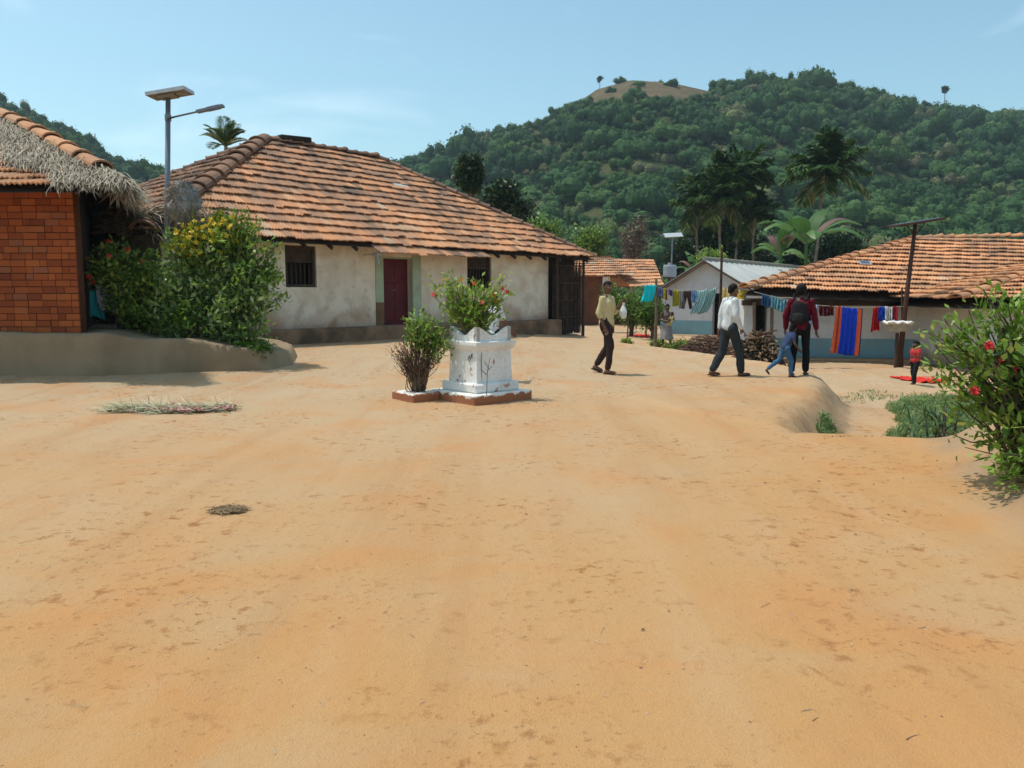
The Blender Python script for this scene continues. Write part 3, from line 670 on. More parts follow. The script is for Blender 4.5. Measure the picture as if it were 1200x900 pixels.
# ---- grey gabled shed
def shed():
    gz = -.45; GL, GR = Vector((7.25, 38.4, 0)), Vector((10.95, 35.6, 0)); d = (GR-GL).normalized(); n = Vector((-d.y, d.x, 0)); W = (GR-GL).length
    r = empty('gabled_shed', (GL.x, GL.y, gz), math.atan2(d.y, d.x), label='small grey gabled shed with blue painted base and grey sheet roof', cat='shed')
    Lg = 14.; ze, zr = 2.15, 3.50; mid = W/2; T = .25
    w = MB()
    dx0, dx1 = W*.57, W*.70
    wall(w, 0, W, .0, 2.1, 0, T, [(dx0, dx1, 0, 2.0)])
    w.add([(0, 0, 2.1), (W, 0, 2.1), (mid, 0, zr-.06), (0, T, 2.1), (W, T, 2.1), (mid, T, zr-.06)], [(0, 1, 2), (5, 4, 3), (0, 2, 5, 3), (1, 4, 5, 2)])
    w.box((0, T, 0), (T, Lg, 2.1)); w.box((W-T, T, 0), (W, Lg, 2.1)); w.box((T, Lg-T, 0), (W-T, Lg, 2.1)); w.build('wall', M['shed_wall'], r)
    b = MB(); b.box((.0, -.006, .02), (dx0, -.002, .72)); b.box((dx1, -.006, .02), (W, -.002, .72)); b.box((W+.002, 0, .02), (W+.006, Lg, .72)); b.build('painted_base', M['blue_dado'], r)
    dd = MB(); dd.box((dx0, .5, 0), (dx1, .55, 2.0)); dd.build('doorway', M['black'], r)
    rf = MB(); o = .35
    for sgn, xe in ((-1, -o), (1, W+o)):
        zee = 2.15-o*(zr-2.15)/mid; N = 90
        vs = []
        for i in range(N+1):
            y = -.4+(Lg+.8)*i/N; h = .03*math.sin(i*math.pi/2)
            vs += [(xe, y, zee+h+.05), (mid, y, zr+h+.05), (mid, y, zr+h+.02), (xe, y, zee+h+.02)]
        fs = []
        for i in range(N):
            for k in range(4): fs.append((i*4+k, i*4+(k+1) % 4, i*4+4+(k+1) % 4, i*4+4+k))
        fs += [(0, 1, 2, 3), (N*4+3, N*4+2, N*4+1, N*4)]
        rf.add(vs, fs)
    ro = rf.build('roof', M['sheet'], r)
    c = MB(); c.tube([(mid, -.42, zr+.10), (mid, Lg+.4, zr+.10)], .09, 8); c.build('ridge_cap', M['panel_back'], ro)
    c = MB(); c.tube([(-o, -.38, 2.15-.22), (mid, -.38, zr-.02), (W+o, -.38, 2.15-.22)], .05, 6); c.build('rafter', M['wood'], ro)
    pst = MB(); pst.tube([(dx1+.45, -.12, 0), (dx1+.45, -.12, 2.1)], .05, 7); pst.build('post', M['wood_light'], r)
    p = MB(); p.box((-.3, -.9, -.1), (W+.3, -.01, .06), bev=.03); p.build('plinth', M['mud'], r)
shed()

# ---- long tiled house at the right
def right_house():
    gz = -.45; r = empty('village_house', (12, 24, gz), 0, label='long low house with orange tile roof and blue painted base at right', cat='house'); O = Vector(r.location)
    L = lambda p: Vector(p)-O
    EL = at(872, 338, 22.8); ER = at(1125, 359, 21.8); RL = at(1077, 280, 26.9); RR = at(1235, 277, 26.6)
    ER.z += .12; ERR = EL+(ER-EL)*2.25; ERR.z = ER.z-.15; BL = EL+Vector((2.0, 8.2, 0)); BR = ERR+Vector((0, 8.6, .2))
    rf = MB()
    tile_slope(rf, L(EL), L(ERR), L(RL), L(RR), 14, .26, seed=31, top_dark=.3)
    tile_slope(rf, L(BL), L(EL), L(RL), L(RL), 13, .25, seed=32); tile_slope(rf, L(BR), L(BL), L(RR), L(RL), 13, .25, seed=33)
    ro = rf.build('roof', M['tile_new'], r)
    c = MB(); caps(c, L(EL), L(RL), 20, .15, seed=31); caps(c, L(RR), L(RL), 12, .12, seed=32); c.build('ridge_tiles', M['tile_new'], ro)
    u = MB(); dz = Vector((0, 0, .2)); u.add([L(p-dz) for p in (EL, ERR, RR, RL, BL, BR)], [(0, 1, 2), (0, 2, 3), (0, 3, 4), (3, 2, 5), (3, 5, 4)]); u.build('roof_underside', M['wood'], ro)
    # light glass pane in roof
    nrm = (ERR-EL).cross(RL-EL).normalized(); P0 = at(1012, 317, 24.4); P0 -= nrm*((P0-EL).dot(nrm)); ux = (ERR-EL).normalized(); uy = nrm.cross(ux)
    P0 += nrm*.10; s = MB()
    vs = [P0+ux*a+uy*b+nrm*c for c in (0, .04) for a, b in ((-.17, -.16), (.17, -.16), (.17, .16), (-.17, .16))]
    s.add([L(p) for p in vs], [(0, 3, 2, 1), (4, 5, 6, 7), (0, 1, 5, 4), (1, 2, 6, 5), (2, 3, 7, 6), (3, 0, 4, 7)]); sp = s.build('roof_solar_panel', M['alum'], ro)
    s = MB(); vs = [P0+ux*a+uy*b+nrm*.044 for a, b in ((-.13, -.12), (.13, -.12), (.13, .12), (-.13, .12))]; s.add([L(p) for p in vs], [(0, 1, 2, 3)]); s.build('solar_cell', M['panel'], sp)
    # walls: the facade runs parallel to the eave
    a = Vector((EL.x+.5, EL.y+.75, 0)); ang = math.atan2(ERR.y-EL.y, ERR.x-EL.x)
    # facade in its own frame via rotation of coordinates
    ca, sa = math.cos(ang), math.sin(ang)
    def F(mb):
        mb.v = [tuple(Vector((a.x+x*ca-y*sa, a.y+x*sa+y*ca, z+gz))-O) for x, y, z in mb.v]; return mb
    Wd = 9.8
    w = MB(); zt = 1.90
    ops = [(.02, .42, 0, 1.65), (5.35, 6.1, .55, 1.45)]
    wall(w, -.25, Wd, 0, 1.62, 0, .25, ops); w.box((-.25, .25, 0), (0, 7, 1.8)); w.box((0, 6.8, 0), (Wd, 7, 1.8)); F(w).build('wall', M['right_wall'], r)
    w = MB(); w.box((-.3, -.05, 1.622), (Wd, .3, 1.78), 0); F(w).build('wall_beam', M['wood'], r)
    b = MB(); b.box((.46, -.008, .10), (5.3, -.003, .66)); b.box((6.15, -.008, .10), (Wd, -.003, .66)); b.box((5.3, -.008, .10), (6.15, -.003, .5)); F(b).build('painted_base', M['blue_dado'], r)
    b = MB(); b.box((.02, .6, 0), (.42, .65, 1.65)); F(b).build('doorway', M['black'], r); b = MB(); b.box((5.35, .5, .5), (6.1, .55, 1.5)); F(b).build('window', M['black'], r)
    b = MB(); b.box((1.0, -.16, 1.18), (1.75, -.01, 1.23)); F(b).build('shelf', M['wood'], r)
    b = MB(); b.box((.24, .2, .1), (.40, .5, .75), bev=.03); F(b).build('door_curtain', cloth((.42, .03, .03)), r)
    b = MB(); b.box((.4, -.6, -.1), (Wd, -.012, .10), bev=.04); F(b).build('plinth', M['mud'], r)
    b = MB()
    for x in (.0, .5):
        pp = MB(); pp.tube([(x, -.3, 0), (x+.02, -.3, 1), (x, -.3, 1.72)], .05, 7); F(pp).build('post', M['wood_light'], r)
    # front wing on the right, mostly behind the red-flowered bush
    C = at(1120, 352, 19.0); ap = at(1262, 298, 23.4); e1 = Vector((C.x+8, C.y-.4, C.z)); t1 = Vector((e1.x, ap.y, ap.z))
    rf = MB(); tile_slope(rf, L(C), L(e1), L(ap), L(t1), 13, .25, seed=35); bk = C+Vector((0.2, 8.5, 0)); tile_slope(rf, L(bk), L(C), L(ap), L(ap), 13, .25, seed=36)
    wr = rf.build('wing_roof', M['tile_new'], r); c = MB(); caps(c, L(C), L(ap), 14, .14, seed=37); c.build('ridge_tiles', M['tile_new'], wr)
    u = MB(); u.add([L(p-dz) for p in (C, e1, t1, ap, bk)], [(0, 1, 2, 3), (0, 3, 4)]); u.build('roof_underside', M['wood'], wr)
    w = MB(); w.box(L((C.x+1.0, C.y+.7, gz)), L((e1.x, C.y+.95, C.z-.05))); w.box(L((C.x+1.0, C.y+.95, gz)), L((C.x+1.25, C.y+4.4, C.z-.05))); w.build('wing_wall', M['right_wall'], r)
right_house()

# ------------------------------------------------------------------ plants
def sample_lobes(lobes, n, rg, shell=.55):
    w = np.array([l[3]*l[4]*l[5] if len(l) < 7 else l[6] for l in lobes]); w = w/w.sum(); li = rg.choice(len(lobes), n, p=w); L = np.array([l[:6] for l in lobes])[li]
    d = rg.normal(size=(n, 3)); d /= np.linalg.norm(d, axis=1, keepdims=True); return L[:, :3]+d*L[:, 3:6]*(shell+(1-shell)*rg.random((n, 1)))
def foliage(parent, bases, targets, nleaf, Ln, Wd, mat, rg, spread=.1, name='foliage', tone=(.5, .2), up=.25, start=.5, droop=.1, fold=.15, clump=.12):
    T = len(targets); B = bases[rg.integers(0, len(bases), T)]
    idx = np.repeat(np.arange(T), nleaf); n = len(idx); f = start+(1-start)*rg.random(n)**.6
    b = B[idx]; t = targets[idx]; mid = b+(t-b)*np.array([.35, .35, .62])
    P = (b*((1-f)**2)[:, None]+mid*(2*f*(1-f))[:, None]+t*(f**2)[:, None]); along = (t-mid); along /= np.linalg.norm(along, axis=1, keepdims=True)+1e-6
    P = P+rg.normal(size=(n, 3))*spread
    D = rg.normal(size=(n, 3))*.8+along*.7+np.array([0, 0, up])
    S = np.cross(D, [0, 0, 1.])+rg.normal(size=(n, 3))*.45
    V, F = leafquads(P, D, Ln*rg.uniform(.6, 1.25, n), Wd*rg.uniform(.7, 1.2, n), rg, fold, S=S, droop=droop)
    V[:, 2] = np.maximum(V[:, 2], .01)
    tt = rg.normal(0, clump, T)[idx]; r = np.clip(rg.normal(tone[0], tone[1], n)+tt, 0, 1)
    o = np_mesh(name, V, F, mat, {'rnd': ('FACE', r)}, parent=parent)
    if 'shoots' in name: o['kind'] = 'stuff'
    return o
def stems(parent, bases, targets, rg, r0=.02, r1=.004, mat=None, name='stem', k=5, sides=5, lim=140):
    mb = MB()
    for t in targets[:lim]:
        b = bases[rg.integers(0, len(bases))]; mid = b+(t-b)*np.array([.35, .35, .62]); j = rg.normal(size=3)*.03
        pts = [b*(1-f)**2+mid*2*f*(1-f)+t*f*f+j*math.sin(f*6) for f in np.linspace(0, 1, k)]
        mb.tube(pts, list(np.linspace(r0, r1, k)), sides)
    return mb.build(name, mat or M['bark'], parent)
_fl = {}
def flower_mesh(kind):
    if kind in _fl: return _fl[kind]
    mat = M[kind+'_flower']; mb = MB(); n = 5
    for i in range(n):
        a = 2*math.pi*i/n; c, s = math.cos(a), math.sin(a); q = lambda r, w, z: (r*c-w*s, r*s+w*c, z)
        mb.add([q(.0, 0, 0), q(.35, -.25, .15), q(.8, -.3, .1), q(1, 0, -.02), q(.8, .3, .1), q(.35, .25, .15)], [(0, 1, 5), (1, 2, 4, 5), (2, 3, 4)])
    mb.tube([(0, 0, 0), (.1, .1, .8)], [.05, .08], 5)
    me = bpy.data.meshes.new('flower'); me.from_pydata(mb.v, [], mb.f); me.materials.append(mat); _fl[kind] = me; return me
def flowers(parent, pts, kind, size, rg, name='flower'):
    for p in pts:
        o = link(name, flower_mesh(kind), parent, Vector(p)); o.scale = (size*rg.uniform(.8, 1.2),)*3; o.rotation_euler = (rg.uniform(.6, 1.7), rg.uniform(-.5, .5), rg.uniform(-1, 1)) 
def arr(*p): return np.array(p, float)

def snap(pix, Y, root, T, fwd=.12):
    """flower spots: the crown tip nearest to where each flower shows, on the camera's side"""
    out = []; W = T+np.array(root.location)
    for x, y in pix:
        q = np.array(at(x, y, Y)); d = np.hypot(W[:, 0]-q[0], W[:, 2]-q[2])+.35*np.maximum(0, W[:, 1]-(Y-.3)); k = int(np.argmin(d)); out.append(Vector(T[k])+Vector((0, -fwd, 0)))
    return out
def bush_left_a():   # red hibiscus beside the brick house
    rg = np.random.default_rng(41); c = at(155, 395, 15.2); r = empty('hibiscus_shrub', (c.x, c.y, .6), label='red flowering green shrub between the brick house and the street lamp', cat='shrub')
    lob = [(0, 0, 1.0, .7, .6, .7), (-.42, .1, 1.35, .40, .45, .5), (.4, -.1, .7, .6, .5, .6), (.4, .1, 1.4, .40, .4, .35), (-.1, 0, 1.65, .36, .35, .22)]
    B = arr((0, 0, 0), (.2, .1, 0), (-.2, 0, 0)); T = sample_lobes(lob, 230, rg, .35)*[1.08, 1, 1.04]; T[:, 2] = np.maximum(T[:, 2], .1)
    foliage(r, B, T, 26, .14, .07, M['leaf_bush'], rg, .075, tone=(.55, .25), clump=.22, start=.72); stems(r, B, T, rg, lim=60)
    flowers(r, snap(((122, 276), (116, 293), (122, 322), (150, 270), (163, 274), (135, 300), (108, 298), (118, 330), (176, 292)), 15, r, T), 'red', .06, rg)
def bush_left_b():   # big shrub by the lamp
    rg = np.random.default_rng(42); c = at(262, 412, 15.0); r = empty('flowering_shrub', (c.x, c.y, .25), label='large yellow topped glossy green shrub in front of the whitewashed house', cat='shrub')
    lob = [(0, 0, 1.1, .85, .6, .7), (-.75, -.05, 1.55, .5, .5, .6), (.45, 0, 1.5, .55, .5, .6), (.0, 0, 2.0, .5, .45, .35), (-.7, -.1, .75, .6, .5, .45), (.9, -.1, 1.35, .38, .35, .32), (.6, -.3, .4, .5, .3, .35), (.35, 0, 2.25, .3, .3, .3), (-1.0, -.1, 1.0, .4, .35, .35)]
    B = arr((0, 0, .1), (.25, .1, .1), (-.3, 0, .1), (.4, -.1, 0), (-.6, .1, .15)); T = sample_lobes(lob, 340, rg, .45); T[:, 2] = np.maximum(T[:, 2], .22)
    foliage(r, B, T, 27, .15, .07, M['leaf_gloss'], rg, .085, tone=(.66, .25), clump=.25, start=.7); stems(r, B, T, rg, lim=80)
    lob = [(-.4, 0, 2.25, .5, .4, .35), (.1, 0, 2.45, .45, .35, .3), (.45, .1, 2.25, .3, .3, .4), (-.75, .1, 2.05, .3, .3, .25)]
    T1 = sample_lobes(lob, 170, rg, .3); foliage(r, B, T1, 15, .14, .06, M['leaf_yellow'], rg, .09, name='young_foliage', start=.75, up=.6)
    T2 = sample_lobes([(.35, 0, 2.6, .55, .3, .38), (.85, 0, 2.5, .2, .2, .25)], 40, rg, .5); foliage(r, B, T2, 9, .11, .05, M['leaf_light'], rg, .05, name='shoots', start=.8, up=.6); stems(r, B, T2, rg, lim=40, r0=.01, r1=.003, name='shoot_stem')
    pts = [Vector(T1[k])+Vector((0, -.1, .04)) for k in np.argsort(T1[:, 1]-.35*T1[:, 2]+.5*np.abs(T1[:, 0]+.3))[:70]]; flowers(r, pts, 'yellow', .055, rg, 'blossom')
    T4 = sample_lobes([(0, -.2, 1.45, 1.3, .6, 1.35)], 70, rg, .93); foliage(r, B, T4, 9, .14, .06, M['leaf_light'], rg, .05, name='stray_shoots', start=.85, up=.3)
    T3 = sample_lobes([(1.0, -.1, 1.7, .25, .2, .22), (1.05, -.1, 2.15, .16, .15, .2), (.75, -.45, .25, .4, .25, .22), (-.6, -.4, .9, .25, .15, .25)], 70, rg, .3); foliage(r, B, T3, 15, .13, .06, M['leaf_light'], rg, .06, name='side_shoots', start=.75); stems(r, B, T3, rg, lim=26, r0=.012, name='shoot_stem')
bush_left_a(); bush_left_b()
def bush_right():
    rg = np.random.default_rng(43); bx, by = 4.05, 5.95; z0 = G(bx, by)-.03; r = empty('hibiscus_shrub', (bx, by, z0), label='tall hibiscus bush with red flowers on the mud bank at right', cat='shrub')
    lob = [(.05, .0, .90, .75, .75, .5), (.5, .1, 1.25, .6, .6, .4), (-.45, .1, .95, .38, .5, .36), (-.2, -.3, .38, .55, .5, .35), (.7, -.2, .8, .5, .6, .6), (.25, 0, 1.4, .3, .4, .2), (1.2, .1, 1.2, .6, .6, .5), (-.55, .1, .75, .3, .3, .3)]
    B = arr((0, 0, 0), (.12, .05, 0), (-.1, .08, 0), (.2, -.1, 0)); lob = [(x*.98, y*.9, z*1.0, a_*.96, b_*.9, c_*1.0) for x, y, z, a_, b_, c_ in lob]+[(.3, -.4, .2, .6, .5, .3)]
    T = sample_lobes(lob, 520, rg, .4)
    foliage(r, B, T, 14, .10, .05, M['leaf_bush'], rg, .06, tone=(.58, .22), start=.35); stems(r, B, T, rg, lim=200, r0=.018)
    T2 = sample_lobes([(-.6, .1, 1.12, .25, .3, .22), (-.3, 0, 1.36, .3, .3, .16), (.1, 0, 1.5, .22, .3, .14), (-.68, .1, .72, .2, .3, .2)], 70, rg, .3); foliage(r, B, T2, 12, .09, .03, M['leaf_light'], rg, .05, name='young_shoots', start=.75, up=.5, tone=(.6, .2)); stems(r, B, T2, rg, lim=40, r0=.01, name='shoot_stem')
    flowers(r, snap(((1136, 354), (1153, 379), (1176, 394), (1117, 392), (1132, 463), (1171, 461), (1150, 400), (1192, 436), (1100, 430)), 5.6, r, T, .08), 'red', .038, rg)
    # bare and low twigs reaching left over the bank
    T3 = arr((-.75, -.3, .30), (-.85, -.1, .42), (-.6, -.45, .22), (-.5, -.5, .12), (-.72, .1, .6), (-.66, -.6, .05)); stems(r, B, T3, rg, r0=.012, r1=.003, name='dry_twig', mat=M['stick'])
    foliage(r, B, T3, 16, .07, .035, M['leaf_bush'], rg, .04, name='twig_leaves', start=.6)
    # spiky dark plant at its foot, a plant of its own
    c = Vector((5.0, 9.0)); r2 = empty('spiky_plant', (4.8, 8.65, G(4.8, 8.65)), label='dark spiky leaved plant left of the hibiscus bush above the grass', cat='plant')
    n = 150; P = np.zeros((n, 3)); P[:, :2] = rg.normal(size=(n, 2))*.15; P[:, 2] = rg.uniform(.0, .55, n); a = rg.uniform(0, 6.28, n); D = np.stack([np.cos(a), np.sin(a), rg.uniform(.1, 1.3, n)], 1)
    V, F, rr = straw_strands(P, D, rg.uniform(.25, .5, n), rg, .009, .45); np_mesh('leaves', V, F, M['leaf_dark'], {'rnd': ('FACE', np.clip(rr+.2, 0, 1))}, parent=r2)
    mb = MB()
    for k in range(9): x, y = rg.normal(size=2)*.12; mb.tube([(x, y, -.05), (x*1.3, y*1.3, .3), (x*1.8, y*1.8, .6)], [.016, .012, .006], 5)
    mb.build('stem', M['bark'], r2)
bush_right()

# grass
def grass(name, pts, n, label, h=(.10, .28), seed=0, lean=(.2, 0), w=.006, mat='grass'):
    rg = np.random.default_rng(seed); pts = np.array(pts, float); x0, y0 = pts.min(0); x1, y1 = pts.max(0)
    P = np.stack([rg.uniform(x0, x1, n*3), rg.uniform(y0, y1, n*3)], 1); s = sdist(P[:, 0], P[:, 1], [tuple(p) for p in pts]); P = P[(s+fbm(P[:, 0]*3, P[:, 1]*3, 2)*.12) < 0][:n]
    z = g(P[:, 0], P[:, 1]); P3 = np.column_stack([P, z-.01]); D = rg.normal(size=(len(P), 3))*.5; D[:, 2] = 1; D[:, 0] += lean[0]; D[:, 1] += lean[1]
    V, F, rr = straw_strands(P3, D, rg.uniform(*h, len(P)), rg, w, .5); return tag(np_mesh(name, V, F, M[mat], {'rnd': ('FACE', rr)}), label, 'grass', kind='stuff')
grass('grass', [(5.0, 10.6), (5.6, 11.4), (6.2, 12.4), (6.5, 13.4), (7.1, 14.4), (8.4, 14.6), (8.2, 12.5), (6.6, 10.3), (5.4, 10.2)], 12000, 'green grass growing in the gully below the hibiscus bush', seed=1, lean=(.7, -.2), h=(.10, .30), w=.005)
grass('grass', [(4.1, 10.4), (4.35, 11.1), (4.62, 11.5), (4.75, 11.0), (4.5, 10.4)], 1500, 'small tuft of grass at the foot of the yard edge', seed=2, h=(.06, .18))
grass('grass', [(3.25, 8.28), (3.3, 8.36), (3.9, 8.34), (3.85, 8.26)], 140, 'thin strip of grass along the near rim of the gully', seed=3, h=(.015, .03))
grass('grass', [(5.9, 14.0), (6.2, 15.0), (7.2, 15.6), (7.4, 14.6)], 350, 'sparse dry grass at the far end of the gully', seed=4, h=(.04, .1))

def small_plant(name, loc, lobes, nt_, nl, Ln, Wd, mat, label, cat='plant', seed=0, group=None, base=None, tone=(.5, .22), stem_r=.012, trunk=None, spread=.05, up=.25, start=.4, barkm=None):
    rg = np.random.default_rng(seed); r = empty(name, loc, label=label, cat=cat, group=group)
    B = base if base is not None else arr((0, 0, 0), (.05, .03, 0)); T = sample_lobes(lobes, nt_, rg, .4); T[:, 2] = np.maximum(T[:, 2], .03)
    foliage(r, B, T, nl, Ln, Wd, mat, rg, spread, tone=tone, up=up, start=start); stems(r, B, T, rg, lim=40, r0=stem_r, mat=barkm)
    if trunk:
        mb = MB(); mb.tube([(0, 0, -.1), (trunk[2]*.3, 0, trunk[0]*.5), (trunk[2], 0, trunk[0])], [trunk[1], trunk[1]*.8, trunk[1]*.6], 8); mb.build('trunk', barkm or M['bark'], r)
    return r

# ------------------------------------------------------------------ the whitewashed planter (tulsi altar)
def planter():
    c0 = gp(556, 476); ang = R(41)
    # local axes: x runs to the right-back face, y to the left-back
    r = empty('planter', (c0.x, c0.y, 0), ang, label='whitewashed square masonry planter with scalloped rim on stepped base', cat='planter')
    def sq(mb, o, s, z0, z1, mi=0, bev=.02): mb.box((o, o, z0), (o+s, o+s, z1), mi, bev=bev)
    S = 1.06
    m = simpl_plinth()
    b = MB(); b.box((0, 0, -.05), (S, S, .14), 0, bev=.015); b.build('lower_step', m, r)
    b = MB(); sq(b, .13, S-.26, .139, .27, 0, .02); b.build('middle_step', M['lw'], r)
    a, e = .205, S-.205
    b = MB(); secs = []
    for z, o in ((.265, 0), (.30, 0), (.55, .012), (.72, .015), (.735, .0), (.76, -.022), (.80, -.036), (.84, -.036), (.85, -.025)):
        ring = []; p, q = a+o, e-o
        for (x, y) in ((p, p), ((p+q)/2, p), (q, p), (q, (p+q)/2), (q, q), ((p+q)/2, q), (p, q), (p, (p+q)/2)): ring.append((x, y, z))
        secs.append(ring)
    b.sweep(secs); b.build('body', M['lw'], r)
    # scalloped parapet: four corner peaks and one peak mid-side
    pr = MB()
    def side(P0, P1, inn):
        P0, P1, inn = Vector(P0), Vector(P1), Vector(inn); N = 28; vs = []
        for i in range(N+1):
            t = i/N; dd_ = min(t, 1-t); pk = (.5+.5*math.cos(math.pi*min(1, dd_/.44)))**.75; h = .08+.12*pk
            p = P0.lerp(P1, t); vs += [p+Vector((0, 0, .85)), p+Vector((0, 0, .85+h)), p+inn*.06+Vector((0, 0, .85+h)), p+inn*.06+Vector((0, 0, .85))]
        fs = []
        for i in range(N):
            for k in range(4): fs.append((i*4+k, i*4+4+k, i*4+4+(k+1) % 4, i*4+(k+1) % 4))
        fs += [(0, 1, 2, 3), (N*4+3, N*4+2, N*4+1, N*4)]; pr.add(vs, fs)
    p, q = a+.015, e-.015
    side((p, p, 0), (q, p, 0), (0, 1, 0)); side((q, p, 0), (q, q, 0), (-1, 0, 0)); side((q, q, 0), (p, q, 0), (0, -1, 0)); side((p, q, 0), (p, p, 0), (1, 0, 0))
    pr.build('scalloped_rim', M['lw'], r)
    s = MB(); s.box((p+.06, p+.06, .8), (q-.06, q-.06, .90)); s.build('soil', M['mud'], r)
    # painted scrawls on the left and right faces
    k = MB(); pts = [(a-.004, a+.10, .62), (a-.004, a+.13, .66), (a-.004, a+.10, .68), (a-.004, a+.15, .60), (a-.004, a+.17, .65), (a-.004, a+.20, .60), (a-.004, a+.16, .57)]; k.tube([(x+.006, y, z) for x, y, z in pts], .006, 4)
    k.tube([(a+.09, a+.003, .28), (a+.085, a+.005, .6), (a+.10, a+.006, .70)], .005, 4); k.build('painted_marks', M['stickdark'], r)
    # side box with the small bush
    bx = MB(); bx.box((-.46, .78, -.05), (-.003, 1.34, .12), bev=.015); bx.build('side_step', m, r)
    return r, ang
def simpl_plinth():
    m, nt, b = new_mat('limewash_over_mud')
    n1 = noise(nt, 9, 5, dist=.4); t = nt.nodes.new('ShaderNodeTexCoord'); sep = nt.nodes.new('ShaderNodeSeparateXYZ'); nt.links.new(t.outputs['Object'], sep.inputs[0])
    mm = nt.nodes.new('ShaderNodeMath'); mm.operation = 'MULTIPLY_ADD'; nt.links.new(n1.outputs[0], mm.inputs[0]); mm.inputs[1].default_value = .16; nt.links.new(sep.outputs[2], mm.inputs[2])
    c = mix(nt, rng_node(nt, mm.outputs[0], .185, .20), (.34, .13, .06), (.74, .71, .66)); nt.links.new(c, b.inputs['Base Color']); b.inputs['Roughness'].default_value = .9
    bump(nt, b, n1.outputs[0], .5, .02); return m
def lw():
    m, nt, b = new_mat('chipped_limewash')
    n1 = noise(nt, 7, 6, dist=.4); n2 = noise(nt, 30, 4); n3 = noise(nt, 3, 5); t = nt.nodes.new('ShaderNodeTexCoord'); sep = nt.nodes.new('ShaderNodeSeparateXYZ'); nt.links.new(t.outputs['Object'], sep.inputs[0])
    c = mix(nt, rng_node(nt, n3.outputs[0], .45, .7, 0, .6), (.80, .79, .76), (.62, .58, .52))
    mm = nt.nodes.new('ShaderNodeMath'); mm.operation = 'MULTIPLY_ADD'; nt.links.new(sep.outputs[2], mm.inputs[0]); mm.inputs[1].default_value = -.16; nt.links.new(n1.outputs[0], mm.inputs[2])
    c = mix(nt, rng_node(nt, mm.outputs[0], .575, .60, 0, .8), c, (.36, .15, .09))
    c = mix(nt, rng_node(nt, n2.outputs[0], .56, .7, 0, .5), c, (.42, .38, .34))
    nt.links.new(c, b.inputs['Base Color']); b.inputs['Roughness'].default_value = .9; bump(nt, b, n1.outputs[0], .5, .015); return m
M['lw'] = lw(); M['stickdark'] = simple('charcoal_mark', (.10, .06, .055), None, 9)
pl, pang = planter()
PM = Matrix.Rotation(pang, 3, 'Z')
def inplanter():
    rg = np.random.default_rng(51); c = pl.location+PM@Vector((.47, .62, 0)); r = empty('hibiscus_plant', (c.x, c.y, .88), label='leafy plant with red and orange flowers growing in the white planter', cat='plant')
    lob = [(0, 0, .40, .46, .3, .28), (-.42, 0, .70, .30, .2, .28), (.40, 0, .62, .26, .2, .3), (.0, 0, .75, .3, .2, .16)]
    B = arr((0, 0, -.05), (.1, .05, -.05), (-.12, 0, -.05), (-.05, -.1, -.05)); T = sample_lobes(lob, 120, rg, .35)
    foliage(r, B, T, 15, .10, .045, M['leaf_light'], rg, .045, start=.3, tone=(.80, .18)); stems(r, B, T, rg, lim=90, r0=.009, r1=.003, mat=M['wood_light'])
    f = lambda L_: snap(L_, c.y-.1, r, T, .06)
    flowers(r, f([(541, 324), (510, 345), (590, 333), (597, 343), (580, 353)]), 'red', .04, rg); flowers(r, f([(520, 323), (552, 337), (580, 340), (569, 352)]), 'orange', .04, rg)
    # white cloth-like flowers
inplanter()
def bush_by_planter():
    rg = np.random.default_rng(52); c = pl.location+PM@Vector((-.2, 1.05, 0)); r = empty('small_shrub', (c.x, c.y, .11), label='small green shrub with dry lower twigs left of the white planter', cat='shrub')
    B = arr((0, 0, -.08), (.05, .0, -.08), (-.05, .03, -.08), (.02, -.05, -.08)); lob = [(.12, 0, .88, .34, .25, .24), (.34, 0, .72, .24, .2, .22), (.0, 0, 1.08, .2, .15, .14)]
    T = sample_lobes(lob, 72, rg, .3); foliage(r, B, T, 15, .09, .042, M['leaf_bush'], rg, .05, start=.62, tone=(.65, .2)); stems(r, B, T, rg, lim=40, r0=.013, r1=.003)
    T2 = sample_lobes([(-.2, 0, .6, .28, .25, .25), (.15, -.1, .45, .3, .2, .2)], 90, rg, .2); foliage(r, B, T2, 9, .05, .02, M['leaf_dry'], rg, .04, name='dry_foliage', start=.55); stems(r, B, T2, rg, lim=90, r0=.009, r1=.002, mat=M['stick'], name='dry_twigs')
bush_by_planter()
# dry twig standing before planter
c = gp(606*0+549, 462, .14); tw = MB(); tw.tube([(0, 0, 0), (.01, 0, .3), (.05, 0, .52)], [.006, .005, .003], 5)
for a, b in (((.0, 0, .28), (-.08, 0, .36)), ((.01, 0, .34), (.08, 0, .40)), ((.02, 0, .38), (-.03, 0, .47))): tw.tube([a, b], [.005, .003], 4)
tw = tw.build('dry_twig', M['stickdark'], loc=(pl.location.x+.16, pl.location.y+.14, .13)); tag(tw, 'thin dry twig leaning against the right face of the white planter', 'twig')

